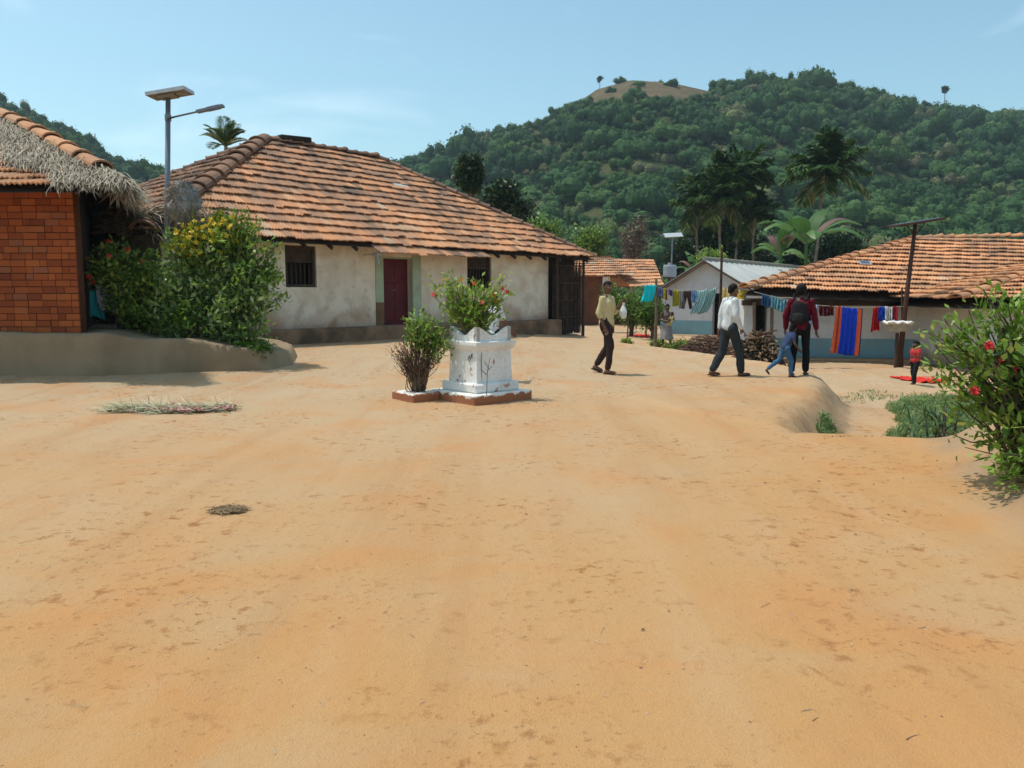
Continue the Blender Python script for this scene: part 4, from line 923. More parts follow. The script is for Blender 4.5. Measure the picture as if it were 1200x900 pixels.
# ------------------------------------------------------------------ mid-ground trees
def palm(px, topy, Y, base_z, crown, label, seed, nf=13, trunk_r=.11, name='areca_palm', group='palms behind the sheds', lean=0, elmin=18):
    rg = np.random.default_rng(seed); top = at(px, topy, Y); r = empty(name, (top.x-lean, Y, base_z), label=label, cat='palm', group=group); H = top.z-base_z
    mb = MB(); N = 14; pts = [(lean*(i/N)**1.5+.05*math.sin(i), .05*math.cos(i*.7), H*i/N) for i in range(N+1)]
    mb.tube(pts, [trunk_r*(1.15-.35*i/N) for i in range(N+1)], 8); mb.build('trunk', M['palm_bark'], r)
    nf = int(nf*1.35)
    for k in range(nf):
        a = k*2.4+rg.uniform(-.2, .2); el = R(rg.uniform(elmin, 88)) if k < nf-3 or elmin > 20 else R(rg.uniform(-30, 0)); Lf = crown*rg.uniform(.8, 1.1)
        K = 12; P = []; d = Vector((math.cos(a)*math.cos(el), math.sin(a)*math.cos(el), math.sin(el))); p = Vector(pts[-1])
        for i in range(K+1):
            P.append(p.copy()); p = p+d*(Lf/K); d = (d+Vector((0, 0, -.07-.07*i/K))).normalized()
        side = Vector((-math.sin(a), math.cos(a), 0)); pp = []; dd = []; ll = []
        for i in range(2, K*4):
            f = i/(K*4); q = P[int(f*K)].lerp(P[min(K, int(f*K)+1)], f*K-int(f*K)); ax = (P[min(K, int(f*K)+1)]-P[int(f*K)]).normalized()
            for s in (-1, 1):
                for rep in range(1):
                    pp.append(q); dd.append(side*s+ax*.7+Vector((0, 0, .2-rg.uniform(.1, .8) if crown > 1.5 else .15))); ll.append(crown*.42*math.sin(math.pi*(.12+.85*f))**.7)
        V, F = leafquads(np.array(pp), np.array(dd), np.array(ll), crown*(.065 if crown > 1.5 else .032), rg, .1, S=np.tile(np.array(side.cross(Vector((0, 0, 1)))), (len(pp), 1))+rg.normal(size=(len(pp), 3))*.3, droop=.25 if crown > 1.5 else .05)
        rr = np.clip(rg.normal(.5, .18, len(F))+(.35 if k >= nf-3 else 0), 0, 1); o = np_mesh('frond', V, F, M['leaf_palm'], {'rnd': ('FACE', rr)}, parent=r)
        mb = MB(); mb.tube(P, list(np.linspace(crown*.02, crown*.004, K+1)), 4); mb.build('midrib', M['leaf_palm'], o)
    return r
palm(865, 212, 62, -.45, 3.2, 'tallest dark areca palm of the clump behind the grey shed', 61, 22)
palm(845, 236, 60, -.45, 2.7, 'shorter areca palm with drooping fronds left of the tallest palm', 62, 17)
palm(818, 240, 63, -.45, 2.7, 'leftmost areca palm in the clump behind the grey shed roof', 63, 17)
palm(884, 256, 61, -.45, 2.4, 'lowest palm of the clump, right of the tallest palm', 66, 15)
palm(967, 205, 58, -.45, 3.2, 'lone tall areca palm behind the right end of the grey shed roof', 64, 22, lean=.6)
palm(264, 172, 38, 0, 1.35, 'bright young palm rising behind the whitewashed house roof ridge', 65, 11, elmin=25, group='palms behind the sheds')
def banana(px, basey, Y, h, label, seed, n=8, spread=1):
    rg = np.random.default_rng(seed); top = at(px, basey, Y); r = empty('banana_plant', (top.x, Y, -.45), label=label, cat='banana plant', group='banana plants behind the roofs'); H = top.z+.45
    mb = MB(); mb.tube([(0, 0, 0), (.03, 0, H*.5), (0, 0, H)], [.16, .13, .08], 8); mb.build('stem', M['leaf_banana'], r)
    for k in range(n):
        a = k*2.4+rg.uniform(-.3, .3); el = R(rg.uniform(35, 80)); K = 14; d = Vector((math.cos(a)*math.cos(el), math.sin(a)*math.cos(el), math.sin(el))); p = Vector((0, 0, H-.2)); Ls = h*rg.uniform(.75, 1.1); side = Vector((-math.sin(a), math.cos(a), 0)); vs = []; w0 = h*.13
        for i in range(K+1):
            f = i/K; w = w0*(math.sin(math.pi*min(1, max(0, f*1.12-.12)))**.6+.03)*(1+rg.uniform(-.12, .05)); nn = side.cross(d).normalized(); vs += [p-side*w+nn*w*.35, p, p+side*w+nn*w*.35]; p = p+d*(Ls/K); d = (d+Vector((0, 0, -.10-.10*f))).normalized()
        fs = [(i*3+j, i*3+j+1, i*3+3+j+1, i*3+3+j) for i in range(K) for j in range(2) if rg.random() > .08]
        m = MB(); m.add(vs, fs, r=float(rg.uniform(.2, .9))); m.build('leaf', M['leaf_banana'] if rg.random() > .15 else M['leaf_dry'], r)
banana(945, 285, 45, 3.6, 'broad leaved banana plant between the shed roof and the orange tile roof', 71, 10)
banana(915, 298, 48, 2.8, 'low banana plant left of the broad leaved one', 72, 7)
banana(815, 318, 52, 2.1, 'banana plant behind the left slope of the grey shed', 73, 8)
banana(905, 318, 50, 1.4, 'smallest banana plant peeping over the grey shed ridge', 74, 6)
def tree(px, py0, py1, wpx, Y, label, seed, mat='leaf_dark', leaf=.35, nt_=160, nl=22, gz=-.45, name='broadleaf_tree', tone=(.5, .2), group=None, lean=0, barkm=None, open_=False):
    """crown spans py0..py1 and wpx wide, at distance Y"""
    rg = np.random.default_rng(seed); t = at(px, py0, Y); b = at(px, py1, Y)
    if gz > 10: gz = float(hillz(np.array([t.x]), np.array([Y]))[0][0])-.5
    W = wpx/FPX*Y/2; H = t.z-b.z; cz = (t.z+b.z)/2-gz
    r = empty(name, (t.x, Y, gz), label=label, cat='tree', group=group); lob = []
    for k in range(7):
        a = rg.uniform(0, 6.28); q = rg.uniform(.2, .6); lob.append((W*q*math.cos(a), W*q*math.sin(a), cz+H*rg.uniform(-.25, .25), W*rg.uniform(.35, .55), W*rg.uniform(.35, .55), H*rg.uniform(.2, .32)))
    lob.append((0, 0, cz, W*.6, W*.6, H*.45)); B = arr((0, 0, max(.3, cz-H*.75)),); T = sample_lobes(lob, nt_, rg, .5)
    foliage(r, B, T, nl, leaf, leaf*.55, M[mat], rg, min(W, H)*.12, name='crown', tone=tone, start=.55)
    stems(r, B, T, rg, lim=30, r0=.07*W/1.5, r1=.015, name='limbs', mat=barkm)
    m = MB(); m.tube([(0, 0, -.2), (.05, 0, cz*.4), (0, 0, max(.4, cz-H*.7))], [.16*W/1.5+.05, .12*W/1.5+.04, .10*W/1.5+.03], 9); m.build('trunk', barkm or M['bark'], r); return r
tree(553, 178, 225, 44, 44, 'dark round topped tree rising over the right hip of the whitewashed house', 81, leaf=.3, nt_=150, nl=30, tone=(.35, .2))
tree(590, 205, 265, 66, 46, 'dark spreading tree just right of the round topped one', 82, leaf=.3, nt_=170, nl=26, tone=(.25, .2))
tree(635, 245, 300, 70, 50, 'bright green bush like tree behind the lower right hip', 83, 'leaf_bush', .3, tone=(.45, .2))
tree(690, 262, 312, 60, 60, 'bright green tree directly above the distant brown house', 84, 'leaf_bush', .35, tone=(.4, .2))
tree(742, 248, 318, 52, 75, 'bare brownish tree behind the distant brown house roof', 85, 'leaf_dry', .35, nt_=110, nl=9, tone=(.3, .2), barkm=M['wood_light'])
tree(830, 232, 325, 84, 70, 'dark dense tree behind the areca palm clump', 86, leaf=.45, nt_=240, nl=26, tone=(.3, .2))
tree(880, 262, 330, 90, 68, 'dark tree filling the gap between palms and shed ridge', 87, leaf=.45, nt_=220, nl=26, tone=(.3, .2))
tree(853, 225, 320, 70, 69, 'broad dark tree directly behind the tallest areca palm trunk', 97, leaf=.45, nt_=200, nl=26, tone=(.3, .2))
tree(935, 250, 325, 70, 66, 'dark tree behind the broad leaved banana plant', 98, leaf=.45, nt_=180, nl=26, tone=(.35, .2))
tree(800, 268, 330, 50, 66, 'low dark tree beside the small solar light', 88, leaf=.35, nt_=160, tone=(.4, .2))
tree(838, 290, 325, 50, 50, 'light green shrubby tree above the grey shed gable', 89, 'leaf_bush', .25, tone=(.7, .2), nt_=110)
tree(985, 262, 325, 80, 60, 'dark green tree behind the banana plants at right', 90, leaf=.4, tone=(.5, .2), nt_=200)
tree(1108, 101, 109, 8, 322, 'lone slender tree standing on the right skyline', 91, 'leaf_dark', 1.2, nt_=20, nl=12, gz=78)
tree(703, 90, 96, 7, 325, 'tiny lone tree on the bald summit edge', 92, 'leaf_dark', 1.2, nt_=14, nl=10, gz=84)
tree(740, 338, 385, 54, 36, 'green shrubby tree behind the man in the yellow shirt', 93, 'leaf_bush', .16, nt_=150, nl=22, tone=(.35, .2))
tree(765, 345, 388, 44, 34, 'darker shrubby tree behind the left clothesline post', 94, 'leaf_bush', .16, nt_=120, nl=20, tone=(.25, .18))
tree(718, 330, 372, 40, 40, 'leafy shrub tree beside the white pillar of the distant house', 95, 'leaf_bush', .18, nt_=110, nl=20, tone=(.25, .18))
tree(1075, 268, 330, 120, 55, 'low green tree hidden behind the orange tile roof', 96, leaf=.4, tone=(.5, .2), nt_=120)
# weeds and small saplings along the lower edge
def gpl(px, py): return gp(px, py, -.43)
for i, (px, py, w, h, lab) in enumerate([(783, 409, .55, .35, 'low green weeds right of the clothesline post'), (795, 407, .7, .42, 'broad patch of green weeds in front of the shed'), (762, 404, .35, .28, 'small green weed at the foot of the clothesline post'), (728, 403, .25, .2, 'tiny weed beside the thin sapling stake')]):
    c = gpl(px, py); small_plant('weed_plant', (c.x, c.y-1.5, G(c.x, c.y-1.5)), [(0, 0, h*.6, w, w*.6, h*.5)], 70, 16, .10, .05, M['leaf_bush'], lab, seed=100+i, tone=(.75, .2), group='weeds below the yard edge', start=.2)
c = gpl(735, 404); small_plant('sapling', (c.x, c.y, -.43), [(0, 0, 1.5, .25, .25, .45), (.05, 0, 1.9, .2, .2, .3)], 40, 12, .12, .05, M['leaf_bush'], 'thin leafy sapling behind the man in the yellow shirt', 'sapling', seed=110, trunk=(1.4, .03, .05), base=arr((.0, 0, .8),), tone=(.5, .2))
c = gpl(757, 395); small_plant('sapling', (c.x, c.y, -.43), [(0, 0, 1.4, .5, .4, .4)], 50, 14, .14, .06, M['leaf_bush'], 'small bushy sapling left of the first clothesline post', 'sapling', seed=111, trunk=(1.0, .04, .0), base=arr((.0, 0, .7),), tone=(.35, .2))

# ------------------------------------------------------------------ street furniture
def lamp_post():
    Y = 15.4; top = at(197, 113, Y); base = at(196, 392, Y); x = top.x+.04
    r = empty('street_lamp', (x, Y, .6), label='tall grey solar street lamp with tilted panel beside the shrubs', cat='street lamp'); H = top.z-.6
    m = MB(); bx_ = base.x-x-.02; m.tube([(bx_*1.1, 0, -.3), (bx_*.5-.02, 0, H*.5), (-.04, 0, H)], [.058, .052, .045], 12); m.build('pole', M['metal'], r, True)
    rot = (Matrix.Rotation(R(-9), 3, 'Y')@Matrix.Rotation(R(2), 3, 'X')); hc = Vector((-.02, 0, H+.05))
    m = MB(); m.box((-.36, -.24, H+.04), (.36, .24, H+.075), 0, bev=.008, rot=rot, c=hc); pn = m.build('solar_panel', M['panel'], r)
    m = MB()
    for a, b in (((-.37, -.25), (.37, -.225)), ((-.37, .225), (.37, .25)), ((-.37, -.225), (-.345, .225)), ((.345, -.225), (.37, .225))): m.box((a[0], a[1], H+.02), (b[0], b[1], H+.085), rot=rot, c=hc)
    m.build('panel_frame', M['alum'], pn)
    m = MB(); m.box((-.33, -.21, H+.015), (.33, .21, H+.037), rot=rot, c=hc); m.box((-.2, -.16, H-.03), (.12, .12, H+.012), rot=rot, c=hc); m.box((.16, -.12, H-.02), (.28, .1, H+.012), rot=rot, c=hc); m.build('battery_box', M['panel_back'], pn)
    a = at(200, 138, Y)-r.location; b = at(262, 124, Y)-r.location; a.y = b.y = 0
    m = MB(); m.tube([a, a.lerp(b, .55)], .018, 8); m.tube([a+Vector((-.05, 0, -.06)), a+Vector((-.05, 0, .06))], .06, 10); ar = m.build('lamp_arm', M['metal'], r)
    d = (b-a); m = MB(); m.add(*beam(a+d*.5, b, .13, .045)); m.add(*beam(a+d*.7, a+d*.93, .10, .07)); m.build('lamp_head', M['metal'], ar)
    m = MB(); m.tube([a+Vector((-.04, -.06, -.04)), a+Vector((.1, -.06, -.0))], .014, 6); m.build('bracket', M['rust'], r)
lamp_post()
# grey bundle tied at the post: crumpled plastic net
def bundle():
    c = at(214, 236, 15.3); m = MB(); N = 30; K = 40; secs = []
    for i in range(N+1):
        t = i/N; zz = (.5-t)*.74; rr = .27*math.sin(math.pi*(.06+.9*t))**.5*(.8+.35*t)
        ring = []
        for k in range(K):
            a = 2*math.pi*k/K; v = Vector((math.cos(a)*1.4, math.sin(a)*1.4, t*3)); q = 1+.35*mnoise.noise(v*1.3)+.28*abs(mnoise.noise(v*3.1))+.12*mnoise.noise(v*7)
            ring.append((math.cos(a)*rr*q+.07*math.sin(t*5), math.sin(a)*rr*q*.6, zz+.03*mnoise.noise(v*4)))
        secs.append(ring)
    m.sweep(secs); o = m.build('plastic_bundle', cloth((.36, .37, .38), (.20, .21, .22), 7), loc=c); tag(o, 'grey crumpled net and straw bundle hanging beside the street lamp pole', 'bundle')
    rg = np.random.default_rng(6); P = rg.normal(size=(1600, 3)); P /= np.linalg.norm(P, axis=1, keepdims=True); P = P*[.26, .17, .36]; D = P+rg.normal(size=(1600, 3))*.25+[0, 0, -.15]
    V, F, rr = straw_strands(P, D, rg.uniform(.05, .2, 1600), rg, .005, .3); np_mesh('loose_fibres', V, F, M['straw'], {'rnd': ('FACE', rr)}, parent=o)
    mm = MB(); mm.tube([(-.3, -.3, .1), (0, 0, .34), (.0, 0, .1)], .008, 5); mm.build('tie_rope', M['rope'], o)
bundle()
def rusty_pole():
    b = gp(1053, 432, -.45); t = at(1073, 262, b.y); r = empty('solar_light_pole', (b.x, b.y, -.45), label='rusty leaning pole with a thin solar panel beside the feeding box', cat='pole')
    T = t-r.location; m = MB(); m.tube([(0, 0, -.1), (T.x*.45, 0, T.z*.5), (T.x, 0, T.z)], [.075, .06, .045], 9); m.build('pole', M['rust'], r, True)
    rot = Matrix.Rotation(R(-9), 3, 'Y')@Matrix.Rotation(R(3), 3, 'X'); m = MB(); m.box((T.x-.62, -.3, T.z), (T.x+.62, .3, T.z+.05), rot=rot, bev=.01); p = m.build('solar_panel', M['rust'], r)
    m = MB(); m.box((T.x-.58, -.27, T.z+.053), (T.x+.58, .27, T.z+.06), rot=rot, c=(T.x, 0, T.z+.025)); m.build('panel_glass', M['panel'], p)
    m = MB(); m.tube([(T.x-.25, 0, T.z-.02), (T.x-.02, 0, T.z-.3)], .015, 5); m.tube([(T.x+.25, 0, T.z+.02), (T.x, 0, T.z-.3)], .015, 5); m.build('brace', M['rust'], r)
    # thin prop poles, things of their own
    q = Vector((b.x+.16, b.y+.12, -.45)); m = MB(); tt = at(1057, 338, q.y)-q; m.tube([(0, 0, -.1), (tt.x*.5, 0, tt.z*.5), tt], [.035, .03, .022], 7); tag(m.build('wooden_stake', M['wood'], loc=q), 'thin dark stake standing close behind the rusty leaning pole', 'stake')
    # feeding box on a post
    c = at(1052, 381, b.y-.35); r = empty('feeding_box', (c.x, c.y, -.45), label='pale wooden box with white cover on a post beside the rusty pole', cat='box'); H = c.z+.45
    m = MB(); m.tube([(0, 0, -.1), (0, 0, H-.2)], .045, 8); m.build('post', M['wood'], r)
    m = MB(); m.box((-.21, -.2, H-.16), (.19, .2, H+.05), bev=.02); m.build('box', simple('pale_wood', (.42, .37, .27), (.28, .22, .15), 5), r)
    m = MB(); N = 14
    vs = [(-.29+.58*i/N, -.26+.52*j/N, H+.075+.025*math.sin(i*1.1+j*.6)+.02*math.sin(j*1.7)) for j in range(N+1) for i in range(N+1)]; vs2 = [(x, y, z-.03) for x, y, z in vs]; n1 = (N+1)**2
    fs = [(j*(N+1)+i, j*(N+1)+i+1, (j+1)*(N+1)+i+1, (j+1)*(N+1)+i) for j in range(N) for i in range(N)]; fs += [tuple(q+n1 for q in f[::-1]) for f in fs]
    ed = [i for i in range(N+1)]+[i*(N+1)+N for i in range(1, N+1)]+[N*(N+1)+i for i in range(N-1, -1, -1)]+[i*(N+1) for i in range(N-1, 0, -1)]
    fs += [(ed[k], ed[k-1], ed[k-1]+n1, ed[k]+n1) for k in range(len(ed))]
    m.add(vs+vs2, fs); m.build('cover_sheet', cloth((.72, .70, .66)), r, True)
rusty_pole()
def small_solar():
    Y = 48; t = at(788, 276, Y); r = empty('solar_light_pole', (t.x, Y, -.45), label='small solar light on a thin pole left of the grey shed gable', cat='pole'); H = t.z+.45
    m = MB(); m.tube([(-.05, 0, 0), (0, 0, H)], .05, 8); m.build('pole', M['metal'], r)
    rot = Matrix.Rotation(R(22), 3, 'X')@Matrix.Rotation(R(-3), 3, 'Y'); m = MB(); m.box((-.5, -.35, H), (.6, .35, H+.05), rot=rot, bev=.01); m.build('solar_panel', M['alum'], r)
    m = MB(); m.tube([(0, 0, H-.25), (-.55, 0, H-.02)], .03, 6); m.box((-.75, -.08, H-.02), (-.5, .08, H+.05), bev=.01); m.build('lamp_head', M['metal'], r)
small_solar()
c = at(785, 317, 40); m = MB(); m.tube([(0, 0, -.32), (0, 0, -.25), (0, 0, .2), (0, 0, .28)], [.3, .34, .34, .30], 16); m.tube([(-.02, 0, .27), (0, 0, .38)], .1, 10); o = m.build('water_tank', cloth((.30, .32, .35)), loc=c); tag(o, 'small grey water drum beside the left slope of the shed roof', 'drum')
ps = MB(); ps.tube([(0, 0, -c.z-.45), (0, 0, -.33)], .09, 8); ps.tube([(-.3, .3, -.36), (.3, .3, -.36)], .03, 5); ps.build('stand', M['wood'], o)

# ------------------------------------------------------------------ clotheslines
def cloth_piece(P0, P1, drop, mats, label, cat, seed, group, waves=4, amp=.065, cols=None, taper=1., legs=False, name='cloth', slant=0., bottomj=.04):
    """cloth hung from line point P0 to P1, drop metres long"""
    P0, P1 = Vector(P0), Vector(P1); rg = random.Random(seed); U = P1-P0; L = U.length; d = U.normalized(); n = Vector((-d.y, d.x, 0)).normalized(); NI, NJ = 26, 14; mb = MB(); o = P0.copy()
    ph = rg.random()*6; vs = []; bj = [rg.uniform(-bottomj, bottomj) for _ in range(NI+1)]
    for j in range(NJ+1):
        f = j/NJ
        for i in range(NI+1):
            s = i/NI; ss = .5+(s-.5)*(1+(taper-1)*f)
            w = amp*(.3+f)*math.sin(ph+s*waves*2*math.pi+f*.8)+amp*.5*math.sin(ph*2+s*waves*4.3)*f+amp*.8*mnoise.noise(Vector((s*waves*1.7+ph, f*2.5, seed)))
            p = U*ss+n*w+Vector((0, 0, -drop*f*(1+bj[i])+.02*math.sin(s*5+ph)))+d*slant*f*f
            if legs and f > .35:
                gap = .10*(f-.35); p += d*(gap if s > .5 else -gap)*1.2
            vs.append(p)
    cols = cols or [0]*NI
    for j in range(NJ):
        for i in range(NI):
            if legs and i == NI//2 and j > NJ*.35: continue
            a = j*(NI+1)+i; mb.f.append((a, a+1, a+NI+2, a+NI+1)); mb.m.append(cols[int(i*len(cols)/NI)]); mb.r.append(.5)
    mb.v = vs; q = mb.build(name, mats, smooth=True, loc=o); md = q.modifiers.new('thickness', 'SOLIDIFY'); md.thickness = .006; tag(q, label, cat, group); return q
def post(px, py0, py1, Y, r, label, seed=0, gz=-.45, lean=0, mat='wood_light'):
    t = at(px, py0, Y); m = MB(); m.tube([(0, 0, -.15), (.03+lean*.5, 0, (t.z-gz)*.5), (lean, 0, t.z-gz)], [r*1.2, r, r*.8], 8); o = m.build('wooden_post', M[mat], loc=(t.x-lean, Y, gz)); tag(o, label, 'post')
YL = 27.5
post(769, 326, 400, YL, .055, 'wooden clothesline post next to the cyan cloth'); post(846, 292, 400, YL-.5, .05, 'tall thin clothesline post in front of the shed doorway', lean=.05, mat='wood')
g1 = 'washing hung on the line before the grey shed'
line1 = [(762, 333), (775, 338), (800, 341), (820, 340), (846, 337)]
LP1 = [at(x, y, YL-.1) for x, y in line1]+[at(880, 341, 24.5)]
m = MB(); m.tube(LP1, .012, 5); tag(m.build('clothesline', M['rope']), 'sagging rope clothesline before the grey shed', 'clothesline')
def onl(px, LP, dz=0):
    # point of the line at image column px
    for a, b in zip(LP[:-1], LP[1:]):
        f = lambda p: 600+FPX*p.x/(p.y*_c-(p.z-CAMZ)*_s)
        fa, fb = f(a), f(b)
        if fa <= px <= fb: t = (px-fa)/(fb-fa); return a.lerp(b, t)+Vector((0, 0, dz))
    return (LP[0] if px < f(LP[0]) else LP[-1]).copy()
def pc(a, b, drop, mats, label, cat, seed, LP=LP1, grp=g1, **k): return cloth_piece(onl(a, LP), onl(b, LP), drop, mats, label, cat, seed, grp, **k)
cy = cloth_piece(at(755, 335, YL-.2), at(769, 333, YL-.15), .55, [cloth((.02, .62, .68))], 'bright cyan cloth folded over the left end of the line', 'cloth', 1, g1, amp=.02, slant=-.12)
pc(771, 777, .32, [cloth((.16, .20, .34))], 'small dark blue cloth beside the clothesline post', 'cloth', 2)
pc(778, 783, .36, [cloth((.50, .42, .06)), cloth((.25, .08, .05))], 'small yellow cloth with dark red edge on the line', 'cloth', 3, cols=[0, 0, 1, 0])
pc(784, 788, .20, [cloth((.13, .06, .28))], 'tiny purple cloth between two yellow ones', 'cloth', 4)
pc(788, 796, .55, [cloth((.52, .46, .05))], 'mustard yellow cloth above the woman with the baby', 'cloth', 5)
pc(796, 802, .60, [cloth((.42, .40, .38))], 'pale grey cloth left of the brown trousers', 'cloth', 6)
pc(801, 810, .62, [cloth((.10, .055, .05))], 'dark brown trousers hung by the waist', 'trousers', 7, legs=True, name='trousers')
pc(810, 818, .42, [cloth((.25, .42, .62))], 'light blue shirt right of the brown trousers', 'shirt', 8, name='shirt')
pc(817, 829, .78, [cloth((.34, .62, .60), (.6, .72, .7), 30)], 'turquoise patterned cloth hanging at a slant', 'cloth', 9, waves=5, slant=-.25)
pc(828, 840, .80, [cloth((.46, .62, .58), (.25, .45, .45), 30)], 'long pale green streaky cloth beside the tall post', 'cloth', 10, waves=6, slant=-.3)
pc(847, 858, .62, [cloth((.62, .44, .16))], 'golden yellow cloth left of the man in white', 'cloth', 11, amp=.03)
pc(863, 875, .68, [cloth((.50, .35, .05))], 'mustard cloth right of the head of the man in white', 'cloth', 12, amp=.03)
g2 = 'washing hung on the line before the right house'
LP2 = [at(884, 342, 21.6), at(915, 350, 21.3), at(950, 357, 21.1), at(1000, 361, 20.9), at(1060, 359, 20.7)]
m = MB(); m.tube(LP2, .01, 5); tag(m.build('clothesline', M['rope']), 'long rope clothesline before the long tiled house', 'clothesline')
k2 = dict(LP=LP2, grp=g2)
pc(893, 902, .32, [cloth((.04, .10, .22))], 'dark blue garment at the left end of the second line', 'shirt', 13, name='shirt', **k2)
pc(903, 920, .33, [cloth((.07, .24, .32), (.2, .4, .45), 20)], 'teal blue cloth with pale spots on the second line', 'cloth', 14, waves=5, **k2)
pc(921, 934, .34, [cloth((.45, .50, .52), (.08, .1, .12), 22)], 'black and white patterned cloth left of the backpack man', 'cloth', 15, **k2)
pc(945, 959, .52, [cloth((.42, .50, .72))], 'pale blue shirt right of the backpack man', 'shirt', 16, name='shirt', taper=.8, **k2)
pc(960, 977, .26, [cloth((.10, .012, .018), (.06, .02, .02), 9)], 'short dark red cloth between pale shirt and sari', 'cloth', 17, **k2)
pc(980, 1011, 1.26, [cloth((.72, .13, .05)), cloth((.015, .06, .55), (.01, .045, .42)), cloth((.02, .03, .12)), cloth((.30, .04, .03))], 'long bright blue sari with orange borders hanging to the ground', 'sari', 18, cols=[0, 3, 0, 1, 1, 1, 1, 1, 1, 1, 1, 0, 0, 2], waves=6, amp=.035, slant=-.05, name='sari', bottomj=.015, taper=1.1, **k2)
pc(1023, 1030, .62, [cloth((.48, .015, .015))], 'bright red cloth at the right end of the second line', 'cloth', 19, taper=1.4, **k2)
pc(1029, 1037, .38, [cloth((.02, .07, .45))], 'small blue garment over the red cloth', 'cloth', 20, **k2)
pc(1037, 1046, .36, [cloth((.60, .58, .54))], 'white cloth between the blue garment and feeding box', 'cloth', 21, **k2)
pc(1046, 1052, .34, [cloth((.33, .02, .04))], 'crimson cloth directly above the feeding box', 'cloth', 22, **k2)
# cloths laid on the ground
def ground_cloth(px0, px1, py, z, dy, c, label, seed, name='cloth'):
    a, b = gp(px0, py, z), gp(px1, py, z); N = 22; K = 10; vs = []; rg = random.Random(seed)
    for j in range(K+1):
        for i in range(N+1):
            x = (b.x-a.x)*i/N+.1*math.sin(j); y = dy*j/K+.06*math.sin(i*.9); vs.append((x, y, .03+.03*math.sin(i*1.3+j)*math.sin(j*1.1+i*.4)))
    m = MB(); m.add(vs, [(j*(N+1)+i, j*(N+1)+i+1, (j+1)*(N+1)+i+1, (j+1)*(N+1)+i) for j in range(K) for i in range(N)]); o = m.build(name, cloth(c), smooth=True, loc=(a.x, a.y, G((a.x+b.x)/2, a.y+dy/2))); md = o.modifiers.new('t', 'SOLIDIFY'); md.thickness = .01; tag(o, label, 'cloth', 'cloths spread on the ground to dry')
ground_cloth(744, 768, 396, -.43, 2.6, (.62, .05, .04), 'red cloth spread on the ground near the clothesline post', 1)
ground_cloth(1070, 1112, 447, -.44, 1.0, (.62, .04, .03), 'red cloth spread on the ground beside the toddler', 2)
# two cloths hanging at the side of the brick house
def hung(px, py, Y, w, drop, c, label, seed, c2=None, slant=0):
    a = at(px, py, Y); cloth_piece(a, a+Vector((w, .25, -.02)), drop, [cloth(c, c2, 25)], label, 'cloth', seed, 'cloths hung beside the brick house', waves=3, amp=.03, slant=slant)
m = MB(); m.tube([at(102, 330, 15.2), at(135, 334, 15.6)], .012, 5); tag(m.build('clothesline', M['rope']), 'short rope beside the dark corner of the brick house', 'clothesline')
hung(105, 341, 14.9, .12, .50, (.03, .30, .36), 'narrow teal cloth hanging at the brick house corner', 31); hung(112, 334, 14.9, .20, .48, (.40, .42, .50), 'grey white patterned cloth beside the narrow teal cloth', 32, (.25, .26, .33), slant=.08)

# ------------------------------------------------------------------ piles
def pile(name, loc, w, d, h, n, rr, mat, label, cat, seed, ang=0, L=(.6, 1.1), jit=.25):
    rg = random.Random(seed); m = MB()
    for i in range(n):
        x = rg.uniform(-w/2, w/2); y = rg.uniform(-d/2, d/2); hh = h*(1-abs(2*x/w)**2.5)*(1-abs(2*y/d)**3); z = rg.random()**.7*hh+.02
        a = ang+rg.gauss(0, jit); ll = rg.uniform(*L)/2; v = Vector((math.cos(a), math.sin(a), rg.gauss(0, .12))); b = Vector((rg.gauss(0, .04), rg.gauss(0, .04), rg.gauss(0, .03)))
        r0 = rr*rg.uniform(.6, 1.4); p = Vector((x, y, z)); m.tube([p-v*ll, p+b, p+v*ll], [r0, r0*.9, r0*.7], 6, 0, rg.random())
    o = m.build(name, mat, loc=loc); return tag(o, label, cat, kind='stuff')
M['log'] = attr_mat('firewood', [(0, (.09, .055, .035)), (.5, (.22, .14, .085)), (.85, (.36, .25, .15)), (1, (.45, .33, .22))], .9, 6, .4, (.08, .05, .03))
M['brush'] = attr_mat('dry_brush', [(0, (.09, .05, .04)), (.5, (.19, .11, .085)), (1, (.28, .18, .13))], .9, 6, .3, (.08, .05, .04))
c = at(891, 400, 21.3); pile('firewood_pile', (c.x, 21.4, -.47), 1.35, .9, 1.0, 420, .028, M['log'], 'stacked split firewood beside the long tiled house', 'firewood', 1, ang=R(70), L=(.5, .9))
c = gp(826, 413, -.43); pile('brushwood_pile', (c.x, c.y-.3, -.47), 1.7, .9, .62, 700, .011, M['brush'], 'low heap of reddish dry brushwood behind the yard edge', 'brushwood', 2, ang=R(90), L=(.3, .7), jit=.9)
